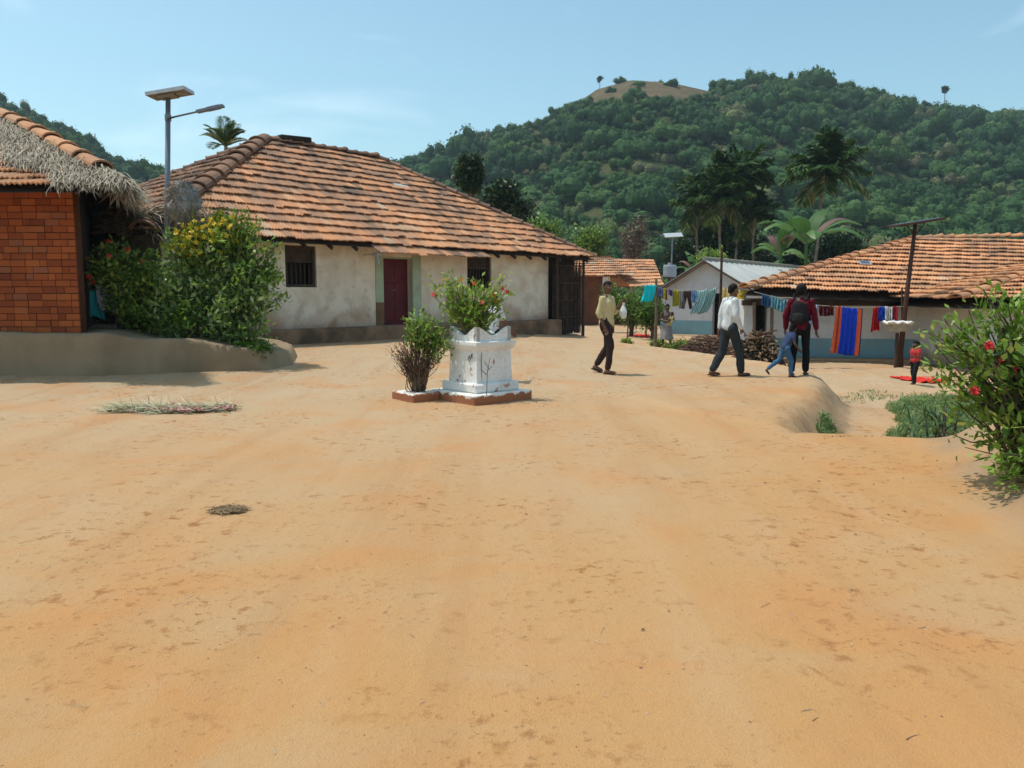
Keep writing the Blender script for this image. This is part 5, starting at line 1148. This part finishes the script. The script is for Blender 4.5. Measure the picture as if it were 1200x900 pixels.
# shallots drying on the yard
def shallots():
    rg = np.random.default_rng(9); c = gp(202, 480, .03); n = 2600
    P = np.zeros((n, 3)); a = rg.random(n); P[:, 0] = (a-.5)*1.45+rg.normal(0, .06, n); P[:, 1] = .06*np.sin(a*9)+rg.normal(0, .10, n)+.10*a; P[:, 2] = np.abs(rg.normal(0, .022, n))+.01
    D = np.stack([rg.normal(-.9, .5, n), rg.normal(0, .5, n), rg.normal(.12, .12, n)], 1); V, F, rr = straw_strands(P, D, rg.uniform(.10, .30, n), rg, .0045, .12); V[:, 2] = np.maximum(V[:, 2], .004)
    z = G(c.x, c.y); o = np_mesh('shallot_bunches', V, F, leafm('shallot_leaf', [(0, (.16, .20, .07)), (.3, (.34, .36, .17)), (.55, (.55, .48, .32)), (.8, (.62, .54, .42)), (1, (.50, .26, .24))], .1, .6, 0), {'rnd': ('FACE', rr)}, loc=(c.x, c.y, z)); tag(o, 'shallots with green leaves drying in a row on the bare earth', 'shallots', kind='stuff')
    m = MB()
    for i in range(260):
        t = rg.random(); p = Vector(((t-.3)*1.05+.0, .06*math.sin(t*9)+rg.normal(0, .09)+.08*t, .04)); s = rg.uniform(.014, .024); m.tube([p+Vector((-s, 0, 0)), p+Vector((-s*.5, 0, .002)), p+Vector((s*.5, 0, .002)), p+Vector((s*1.2, 0, 0))], [s*.3, s, s, s*.2], 7, 0, float(rg.random()))
    m.build('bulbs', attr_mat('shallot_bulb', [(0, (.30, .06, .08)), (.5, (.45, .14, .15)), (1, (.62, .42, .34))], .5, 20, .2), o, True)
shallots()
def straw_patch():
    c = gp(267, 599, .01); rg = np.random.default_rng(12); n = 900; a = rg.uniform(0, 6.28, n); q = np.sqrt(rg.random(n)); P = np.stack([np.cos(a)*q*.125, np.sin(a)*q*.10, np.abs(rg.normal(0, .006, n))+.002], 1); D = np.stack([np.cos(a+1.5), np.sin(a+1.5), np.zeros(n)], 1)+rg.normal(size=(n, 3))*[.6, .6, .05]
    V, F, rr = straw_strands(P, D, rg.uniform(.02, .07, n), rg, .0022, .02); V[:, 2] = np.maximum(V[:, 2], .001); o = np_mesh('dung_patch', V, F, attr_mat('dung_straw', [(0, (.12, .07, .035)), (1, (.36, .25, .13))], .9, 9, .3, bs=0), {'rnd': ('FACE', rr)}, loc=(c.x, c.y, G(c.x, c.y)+.004)); tag(o, 'round flattened patch of trampled straw on the bare earth', 'straw patch', kind='stuff')
straw_patch()
def debris():
    rg = random.Random(8); m = MB()
    for i in range(240):
        y = 2.2+rg.random()**1.3*10; x = rg.uniform(-.75, .6)*y; s = rg.uniform(.002, .005)*(1+.07*y); z = G(x, y); a = rg.random()*3.1; sx, sy = s*rg.uniform(.8, 1.6), s
        vs = [(x+math.cos(a+k*1.047)*sx*rg.uniform(.8, 1.2), y+math.sin(a+k*1.047)*sy, z) for k in range(6)]+[(x+math.cos(a+k*1.047)*sx*.6, y+math.sin(a+k*1.047)*sy*.6, z+s*.7) for k in range(6)]
        fs = [tuple(range(6, 12))]+[(k, (k+1) % 6, 6+(k+1) % 6, 6+k) for k in range(6)]; m.add(vs, fs, 0, rg.random())
    o = m.build('pebbles', attr_mat('pebble', [(0, (.22, .12, .07)), (.3, (.34, .19, .10)), (.8, (.48, .28, .14)), (1, (.55, .45, .33))], .9, 9, .2, bs=0)); tag(o, 'tiny stones and crumbs of earth scattered over the yard', 'pebbles', kind='stuff')
    m = MB(); rg = random.Random(18)
    spots = [(rg.uniform(2.3, 4.2), rg.uniform(4.5, 8.2)) for _ in range(40)]+[(rg.uniform(-1.6, .6), rg.uniform(10.0, 10.9)) for _ in range(60)]+[(rg.uniform(-5.2, -3.2), rg.uniform(13, 14.1)) for _ in range(40)]+[((rg.random()-.5)*y, y) for y in [rg.uniform(2.5, 10) for _ in range(25)]]
    for x, y in spots:
        L = rg.uniform(.01, .035); a = rg.random()*6.28; z = G(x, y)+.003; c, s = math.cos(a)*L, math.sin(a)*L
        m.add([(x, y, z), (x+c*.5-s*.25, y+s*.5+c*.25, z+.008), (x+c, y+s, z+.003), (x+c*.5+s*.25, y+s*.5-c*.25, z+.006)], [(0, 1, 2, 3)], 0, rg.random())
    tag(m.build('leaf_litter', M['leaf_dry']), 'dry fallen leaves scattered on the bare earth', 'leaf litter', kind='stuff')
def litter():
    rg = np.random.default_rng(77); n = 260; y = 2.4+rg.random(n)**1.0*11; x = rg.uniform(-.7, .55, n)*y; z = g(x, y)+.003
    a = rg.uniform(0, 6.28, n); D = np.stack([np.cos(a), np.sin(a), np.zeros(n)], 1); V, F, rr = straw_strands(np.stack([x, y, z], 1), D, rg.uniform(.02, .09, n), rg, .0016, 0)
    tag(np_mesh('straw_litter', V, F, M['straw'], {'rnd': ('FACE', rr)}), 'loose bits of straw scattered over the bare yard', 'straw litter', kind='stuff')
debris(); litter()

# ------------------------------------------------------------------ people
def capsule(mb, a, b, ra, rb, wide=None, k=1., n=14):
    a, b = Vector(a), Vector(b); d = b-a; L = d.length; d = d.normalized() if L > 1e-6 else Vector((0, 0, 1))
    s = Vector(wide) if wide is not None else (d.cross(Vector((0, 0, 1))) if abs(d.z) < .9 else d.cross(Vector((0, 1, 0))))
    s = (s-d*s.dot(d)).normalized(); u = d.cross(s); secs = []
    st = [(-ra*math.cos(t), ra*math.sin(t)) for t in np.linspace(.12, math.pi/2, 5)]+[(L*f, ra+(rb-ra)*f) for f in (.33, .66)]+[(L+rb*math.cos(t), rb*math.sin(t)) for t in np.linspace(math.pi/2, .12, 5)]
    for (p, r) in st: secs.append([a+d*p+s*(math.cos(2*math.pi*i/n)*r*k)+u*(math.sin(2*math.pi*i/n)*r) for i in range(n)])
    mb.sweep(secs)
def remeshed(mb, name, mat, parent, vox=.012, smooth=4, noise_amp=0., seed=0):
    me = bpy.data.meshes.new('tmp'); me.from_pydata(mb.v, [], mb.f); o = bpy.data.objects.new('tmp', me); col.objects.link(o)
    md = o.modifiers.new('r', 'REMESH'); md.mode = 'VOXEL'; md.voxel_size = vox; md.use_smooth_shade = True
    s = o.modifiers.new('s', 'SMOOTH'); s.iterations = smooth; s.factor = .5
    dg = bpy.context.evaluated_depsgraph_get(); dg.update(); ev = o.evaluated_get(dg); nm = bpy.data.meshes.new_from_object(ev); bpy.data.objects.remove(o)
    if noise_amp:
        for v in nm.vertices:
            q = v.co; v.co = q+v.normal*noise_amp*(mnoise.noise(Vector((q.x*9+seed, q.y*9, q.z*5)))+.5*mnoise.noise(Vector((q.x*20, q.y*20+seed, q.z*9))))
    nm.materials.clear(); nm.materials.append(mat); nm.polygons.foreach_set('use_smooth', [True]*len(nm.polygons)); nm.name = name
    return link(name, nm, parent)
BASE = dict(pel=(0, 0, .93), waist=(0, 0, 1.06), chest=(0, 0, 1.26), neck=(0, 0, 1.42), head=(.015, 0, 1.545),
            sL=(0, .175, 1.355), eL=(-.03, .22, 1.09), wL=(.05, .22, .86), sR=(0, -.175, 1.355), eR=(-.03, -.22, 1.09), wR=(.05, -.22, .86),
            hL=(0, .09, .90), kL=(.03, .10, .49), aL=(0, .10, .08), hR=(0, -.09, .90), kR=(.03, -.10, .49), aR=(0, -.10, .08), hy=0, fL=(.14, 0, -.05), fR=(.14, 0, -.05))
def hand(mb, w, e, curl=.5, size=1.):
    w, e = Vector(w), Vector(e); d = (w-e).normalized(); s = d.cross(Vector((0, 1, 0)));
    if s.length < .3: s = d.cross(Vector((1, 0, 0)))
    s.normalize(); n = d.cross(s).normalized(); c = w+d*.045*size; capsule(mb, w, w+d*.075*size, .022*size, .026*size, s, 1.45)
    for i, (o, l) in enumerate(((-.033, .062), (-.011, .072), (.011, .068), (.032, .052))):
        b = w+d*.085*size+s*o*size; p1 = b+d*l*.5*size+n*.01*size; p2 = p1+(d*(1-curl)+n*curl).normalized()*l*.55*size
        capsule(mb, b, p1, .0095*size, .009*size, n=8); capsule(mb, p1, p2, .009*size, .0075*size, n=8)
    t = w+d*.03*size-s*.03*size; capsule(mb, t, t+(d*.8-s*.5+n*.3)*.05*size, .011*size, .009*size, n=8)
def person(loc, heading, pose, label, top, bottom, skin='skin', scale=1., sleeves='long', tlen=.0, hair='short', shoes='sandal', group=None, build=1., skirt=False, barechest=False, headk=1., name='person', loose=.0):
    J = {k: (Vector(v) if isinstance(v, tuple) else v) for k, v in {**BASE, **pose}.items()}
    r = empty(name, loc, heading, label=label, cat='person', group=group); r.scale = (scale,)*3; sk = M[skin]; Y1 = Vector((0, 1, 0)); bd = build
    sh = (J['sL']-J['sR']).normalized(); hp = (J['hL']-J['hR']).normalized()
    b = MB()
    capsule(b, J['pel'], J['waist'], .105*bd, .10*bd, hp, 1.25); capsule(b, J['waist'], J['chest'], .10*bd, .115*bd, sh, 1.3); capsule(b, J['chest'], J['neck']-Vector((0, 0, .05)), .10*bd, .07*bd, sh, 1.7)
    capsule(b, J['neck']-(J['head']-J['neck'])*.3, J['head'], .052, .05)
    hk = headk; H = J['head']; capsule(b, H+Vector((0, 0, -.035*hk)), H+Vector((0, 0, .035*hk)), .068*hk, .078*hk, n=20)
    a = J['hy']; fw = Vector((math.cos(a), math.sin(a), 0)); sd_ = Vector((-fw.y, fw.x, 0))
    capsule(b, H+fw*.02*hk+Vector((0, 0, -.05*hk)), H+fw*.045*hk+Vector((0, 0, -.085*hk)), .055*hk, .03*hk, sd_, 1.1)  # jaw
    capsule(b, H+fw*.078*hk+Vector((0, 0, .005)), H+fw*.094*hk+Vector((0, 0, -.028*hk)), .009*hk, .014*hk, n=8)   # nose
    for s in (-1, 1):
        capsule(b, H+sd_*s*.074*hk+Vector((0, 0, .015)), H+sd_*s*.077*hk+Vector((0, 0, -.02)), .016*hk, .011*hk, n=8)
        capsule(b, H+fw*.068*hk+sd_*s*.018*hk+Vector((0, 0, .028*hk)), H+fw*.06*hk+sd_*s*.046*hk+Vector((0, 0, .026*hk)), .010*hk, .009*hk, n=8)
    for S in 'LR':
        s_, e_, w_, h_, k_, a_ = [J[q+S] for q in 'sewhka']; bd2 = .85+.15*bd
        capsule(b, s_, e_, .050*bd2, .037*bd2); capsule(b, e_, w_, .038*bd2, .024*bd2); hand(b, w_, e_, .5)
        capsule(b, h_, k_, .082*bd2, .052*bd2); capsule(b, k_, a_+Vector((0, 0, .0)), .052*bd2, .034*bd2)
        f = J['f'+S]; capsule(b, a_+Vector((-.03, 0, -.03))*1, a_+f, .034, .028, Vector((0, 1, 0)), 1.25)
        for i in range(5): tp = a_+f+Vector((.0, -.03+.015*i, -.006)); capsule(b, tp, tp+f.normalized()*.03+Vector((0, 0, .0)), .009, .008, n=6)
    remeshed(b, 'body', sk, r, .0075, 3)
    # hair
    h = MB()
    if hair != 'none':
        capsule(h, H+Vector((0, 0, .03*hk))-fw*.018, H+Vector((0, 0, .048*hk))-fw*.012, .083*hk, .083*hk, n=20); capsule(h, H-fw*.045*hk+Vector((0, 0, .0)), H-fw*.03*hk+Vector((0, 0, .05*hk)), .062*hk, .07*hk, sd_, 1.1, n=18)
        capsule(h, H+fw*.03*hk+Vector((0, 0, .082*hk)), H+fw*.055*hk+Vector((0, 0, .072*hk)), .035*hk, .025*hk, sd_, 1.6)
        if hair == 'bun': capsule(h, H-fw*.1+Vector((0, 0, -.02)), H-fw*.11+Vector((0, 0, -.03)), .04, .035)
        if hair == 'full': capsule(h, H-fw*.02+Vector((0, 0, .01)), H-fw*.02+Vector((0, 0, .06)), .095, .095, n=20)
        remeshed(h, 'hair', M['hair'], r, .012, 2, .006, 3)
    for s in (-1, 1):
        e = MB(); c = H+fw*.073*hk+sd_*s*.030*hk+Vector((0, 0, .008*hk)); capsule(e, c, c+sd_*.001, .0095*hk, .0095*hk, n=8); eo = e.build('eye', M['eyewhite'], r, True)
        e = MB(); c = c+fw*.006*hk; capsule(e, c, c+sd_*.0005, .0052*hk, .0052*hk, n=8); e.build('pupil', M['eye'], eo, True)
    e = MB(); c = H+fw*.081*hk+Vector((0, 0, -.052*hk)); capsule(e, c-sd_*.016*hk, c+sd_*.016*hk, .006*hk, .006*hk, n=8); e.build('mouth', M['lip'], r, True)
    # trousers or skirt
    L = loose
    if bottom is not None:
        t = MB()
        if skirt:
            capsule(t, J['pel']+Vector((0, 0, .10)), J['pel'], .115*bd, .135*bd, hp, 1.25)
            kz = skirt; N = 26; rings = []
            for i in range(9):
                f = i/8; z = J['pel'].z+.06-(J['pel'].z+.06-kz)*f; rr = .135*bd+.09*f; c = J['pel']
                rings.append([(c.x+math.cos(2*math.pi*q/N)*rr*(1+.06*f*math.sin(q*1.9)), c.y+math.sin(2*math.pi*q/N)*rr*1.2*(1+.06*f*math.sin(q*1.9)), z) for q in range(N)])
            t.sweep(rings[::-1])
        else:
            capsule(t, J['pel']-Vector((0, 0, .04)), J['waist']-Vector((0, 0, .03)), .118*bd, .112*bd, hp, 1.25)
            for S in 'LR':
                h_, k_, a_ = J['h'+S], J['k'+S], J['a'+S]; up = (k_-a_).normalized()
                capsule(t, h_, k_, .092+L, .066+L); capsule(t, k_, a_+up*.05, .066+L, .058+L)
        remeshed(t, 'skirt' if skirt else 'trousers', bottom, r, .013, 3, .015, 5)
    if top is not None:
        t = MB(); capsule(t, J['pel']+(J['waist']-J['pel'])*(.15-tlen), J['waist'], .128*bd, .118*bd, hp, 1.25); capsule(t, J['waist'], J['chest'], .118*bd, .13*bd, sh, 1.3); capsule(t, J['chest'], J['neck']-Vector((0, 0, .055)), .112*bd, .072*bd, sh, 1.75)
        capsule(t, J['neck']-Vector((0, 0, .05)), J['neck']-Vector((0, 0, .015)), .066, .062)
        for S in 'LR':
            s_, e_, w_ = J['s'+S], J['e'+S], J['w'+S]
            if sleeves == 'none': continue
            capsule(t, s_, e_ if sleeves != 'short' else s_.lerp(e_, .6), .062+L*.5, .052+L*.5)
            if sleeves == 'long': capsule(t, e_, w_.lerp(e_, .12), .056, .042)
            if sleeves == 'rolled': capsule(t, e_, e_.lerp(w_, .22), .056, .053)
        remeshed(t, 'shirt', top, r, .012, 3, .017, 9)
    if shoes:
        for S in 'LR':
            a_, f = J['a'+S], J['f'+S]; d = (f-Vector((0, 0, f.z)) if False else f).normalized(); m = MB(); dn = Vector((0, 0, -1)); dn = (dn-d*dn.dot(d)).normalized()
            c0 = a_+Vector((-.05, 0, -.03))+dn*.045; c1 = a_+f+d*.05+dn*.030
            capsule(m, c0, c1, .014, .012, Vector((0, 1, 0)), 3.4); x = (c0.lerp(c1, .62))-dn*.045; capsule(m, x-Y1*.04, x+Y1*.04, .010, .010)
            m.build('sandal', M['sandal'], r, True)
    return r
M['sandal'] = simple('dark_rubber', (.03, .02, .018), None, 9, .7)
def foot_at(px, py, z=None):
    p = gp(px, py, 0 if z is None else z)
    for _ in range(4): p = gp(px, py, G(p.x, p.y))
    return p
# man in the yellow shirt
p = foot_at(710, 438); py_ = p.copy()
pose = dict(pel=(0, 0, .91), waist=(.0, 0, 1.05), chest=(.0, 0, 1.26), neck=(.0, 0, 1.43), head=(.02, -.01, 1.555), hy=R(-38),
    hL=(0, .09, .90), kL=(-.02, .09, .48), aL=(-.24, .08, .14), fL=(.11, 0, -.085), hR=(.0, -.09, .90), kR=(.13, -.09, .50), aR=(.07, -.09, .08), fR=(.14, 0, -.045),
    eR=(-.06, -.20, 1.10), wR=(.05, -.19, .86), eL=(.05, .25, 1.12), wL=(.20, .20, 1.27))
ym = person((p.x, p.y, p.z), R(-32), pose, 'man in pale yellow shirt and dark trousers walking with a white bag', cloth((.60, .50, .27)), cloth((.045, .03, .028)), scale=1.0, sleeves='rolled')
def bag():
    w = Matrix.Rotation(R(-32), 3, 'Z')@Vector((.25, .17, 1.21)); m = MB()
    N = 14; secs = []
    for i in range(12):
        t = i/11; rr = .012+.075*math.sin(math.pi*min(1, t*.98+.0))**.7*(.4+.6*t)
        secs.append([(math.cos(2*math.pi*k/N)*rr*(1+.12*math.sin(k*2.3+i*.7)), math.sin(2*math.pi*k/N)*rr*.8*(1+.12*math.sin(k*1.7)), .02-.25*t) for k in range(N)])
    m.sweep(secs); o = m.build('plastic_bag', cloth((.78, .77, .77)), smooth=True, loc=(p.x+w.x, p.y+w.y, w.z+p.z+.02)); tag(o, 'white knotted plastic bag held up by the man in yellow', 'bag')
    k = MB(); k.tube([(0, 0, 0), (.01, 0, .06)], [.015, .03], 7); k.build('bag_knot', cloth((.78, .77, .77)), o)
bag()
# man in white
p = foot_at(853, 441)
pose = dict(pel=(0, 0, .88), waist=(.0, 0, 1.03), chest=(.015, 0, 1.25), neck=(.03, 0, 1.42), head=(.06, 0, 1.54), hy=R(0),
    hL=(0, .09, .86), kL=(-.08, .09, .46), aL=(-.27, .09, .10), fL=(.13, 0, -.06), hR=(0, -.09, .86), kR=(.17, -.09, .47), aR=(.21, -.09, .07), fR=(.15, 0, -.03),
    eR=(.0, -.22, 1.09), wR=(.12, -.2, .86), eL=(-.05, .22, 1.10), wL=(-.06, .22, .85))
person((p.x, p.y, p.z), R(14), pose, 'man in white long sleeved shirt and dark grey trousers striding right', cloth((.66, .69, .70)), cloth((.035, .042, .048)), scale=.99, loose=.012)
q = Vector((p.x, p.y, p.z))+Matrix.Rotation(R(14), 3, 'Z')@(Vector((.15, -.2, .75))*.99); m = MB(); capsule(m, (0, 0, .03), (0, 0, -.04), .025, .03, (1, 0, 0), 1.1); o = m.build('white_packet', cloth((.6, .62, .63)), smooth=True, loc=q); tag(o, 'small white packet in the hand of the man in white', 'packet')
m = MB(); capsule(m, (0, 0, .05), (0, 0, .065), .012, .012); m.build('packet_top', cloth((.6, .62, .63)), o)
# man in maroon with a backpack, seen from behind
p = foot_at(935, 441); ang = R(62)
pose = dict(pel=(0, 0, .90), neck=(.03, 0, 1.42), head=(.06, 0, 1.54), hy=R(-20), kL=(.05, .10, .49), aL=(-.06, .11, .08), hR=(0, -.09, .90), kR=(.10, -.11, .50), aR=(.12, -.11, .08),
    eR=(.0, -.25, 1.09), wR=(.08, -.27, .85), eL=(.0, .25, 1.10), wL=(.05, .26, .86))
rm = person((p.x, p.y, p.z), ang, pose, 'man in maroon shirt with black backpack seen from behind', cloth((.13, .010, .022)), cloth((.012, .012, .014)), scale=.97, hair='full', skin='skin_dark')
def backpack():
    o = empty('backpack', (p.x, p.y, p.z), ang, label='black backpack worn by the man in the maroon shirt', cat='backpack')
    m = MB(); capsule(m, (-.20, 0, 1.02), (-.17, 0, 1.24), .11, .09, (0, 1, 0), 1.45); remeshed(m, 'pack_body', cloth((.018, .016, .018)), o, .015, 4, .01)
    m = MB(); capsule(m, (-.29, 0, 1.0), (-.28, 0, 1.08), .05, .05, (0, 1, 0), 1.9); remeshed(m, 'front_pocket', cloth((.028, .025, .026)), o, .015, 3, .006)
    for s in (-1, 1):
        m = MB(); m.tube([(-.12, s*.10, 1.34), (.0, s*.12, 1.455), (.12, s*.12, 1.36), (.14, s*.13, 1.15), (.0, s*.165, 1.0), (-.12, s*.10, .98)], .017, 6); m.build('strap', cloth((.018, .016, .018)), o)
backpack()
# child in blue walking beside him
p = foot_at(920, 440)
pose = dict(pel=(0, 0, .86), waist=(.05, 0, .99), chest=(.13, 0, 1.17), neck=(.19, 0, 1.31), head=(.25, 0, 1.42), sL=(.16, .17, 1.26), sR=(.16, -.17, 1.26), eL=(.18, .24, 1.0), wL=(.28, .22, .82), eR=(.15, -.24, 1.0), wR=(.28, -.22, .86),
    hL=(0, .09, .84), kL=(-.14, .09, .50), aL=(-.50, .09, .24), fL=(.05, 0, -.13), hR=(0, -.09, .84), kR=(.16, -.09, .48), aR=(.15, -.09, .08))
person((p.x-.12, p.y-.30, p.z), R(12), pose, 'small child in blue jeans and dark blue top striding beside the backpack man', cloth((.05, .07, .15)), cloth((.06, .14, .26)), scale=.60, headk=1.3, shoes=None, sleeves='short', skin='skin_dark')
# woman holding a baby before the shed
wb = gp(757, 404, -.43); wb = Vector((at(757, 404, 27.2).x, 27.2, G(at(757, 404, 27.2).x, 27.2)))
wx = at(762, 404, 26.6); wl = Vector((wx.x+.75, 26.6, G(wx.x+.75, 26.6)))
wx = at(781, 404, 26.6); wl = Vector((wx.x, 26.6, G(wx.x, 26.6)))
pose = dict(head=(.03, 0, 1.545), hy=0, kL=(.10, .11, .50), aL=(.05, .12, .08), kR=(.0, -.12, .50), aR=(-.10, -.14, .08), eL=(.05, .23, 1.12), wL=(.24, .08, 1.10), eR=(.0, -.24, 1.12), wR=(.22, -.05, 1.08))
person(wl, R(-85), pose, 'thin woman in grey wrap holding a baby in front of the shed', cloth((.17, .12, .11)), cloth((.28, .27, .28)), scale=.97, sleeves='none', skirt=.45, skin='skin_dark', hair='bun', build=.85)
bp = dict(pel=(0, 0, .93), kL=(.28, .12, .80), aL=(.30, .12, .48), kR=(.28, -.12, .80), aR=(.30, -.12, .48), eL=(.12, .2, 1.15), wL=(.3, .15, 1.15), eR=(.12, -.2, 1.15), wR=(.3, -.15, 1.1))
bw = wl+Vector((.12, -.24, .72)); person(bw, R(-150), bp, 'baby in yellow clothes carried in the arms of the thin woman', cloth((.50, .40, .16)), cloth((.45, .36, .15)), scale=.36, headk=1.7, shoes=None, skin='skin_dark')
# toddler in red at the right
tp = gp(1071, 450, -.45); pose = dict(kL=(.10, .10, .50), aL=(.10, .10, .08), kR=(-.02, -.10, .49), aR=(-.12, -.10, .09), eL=(.1, .22, 1.12), wL=(.27, .18, 1.1))
person((tp.x, tp.y, G(tp.x, tp.y)), R(200), pose, 'toddler in red shirt and dark trousers standing beside the red cloth', cloth((.50, .05, .05)), cloth((.02, .02, .022)), scale=.56, headk=1.5, build=1.25, loose=.02, sleeves='short', shoes=None, skin='skin_dark')
# adult half hidden behind the planter
q = gp(583, 440, 0); pose = dict(chest=(.05, 0, 1.24), neck=(.1, 0, 1.38), head=(.16, 0, 1.47), eR=(.08, -.26, 1.06), wR=(.26, -.28, .92), eL=(0, .24, 1.08), wL=(.1, .25, .88), kR=(.08, -.1, .49), aR=(.12, -.12, .08))
q.y = 13.2; q.x = at(576, 440, 13.2).x
person((q.x, q.y, G(q.x, q.y)), R(60), pose, 'person in white shirt and dark trousers half hidden behind the planter', cloth((.72, .73, .75)), cloth((.03, .03, .035)), scale=.90, sleeves='short')
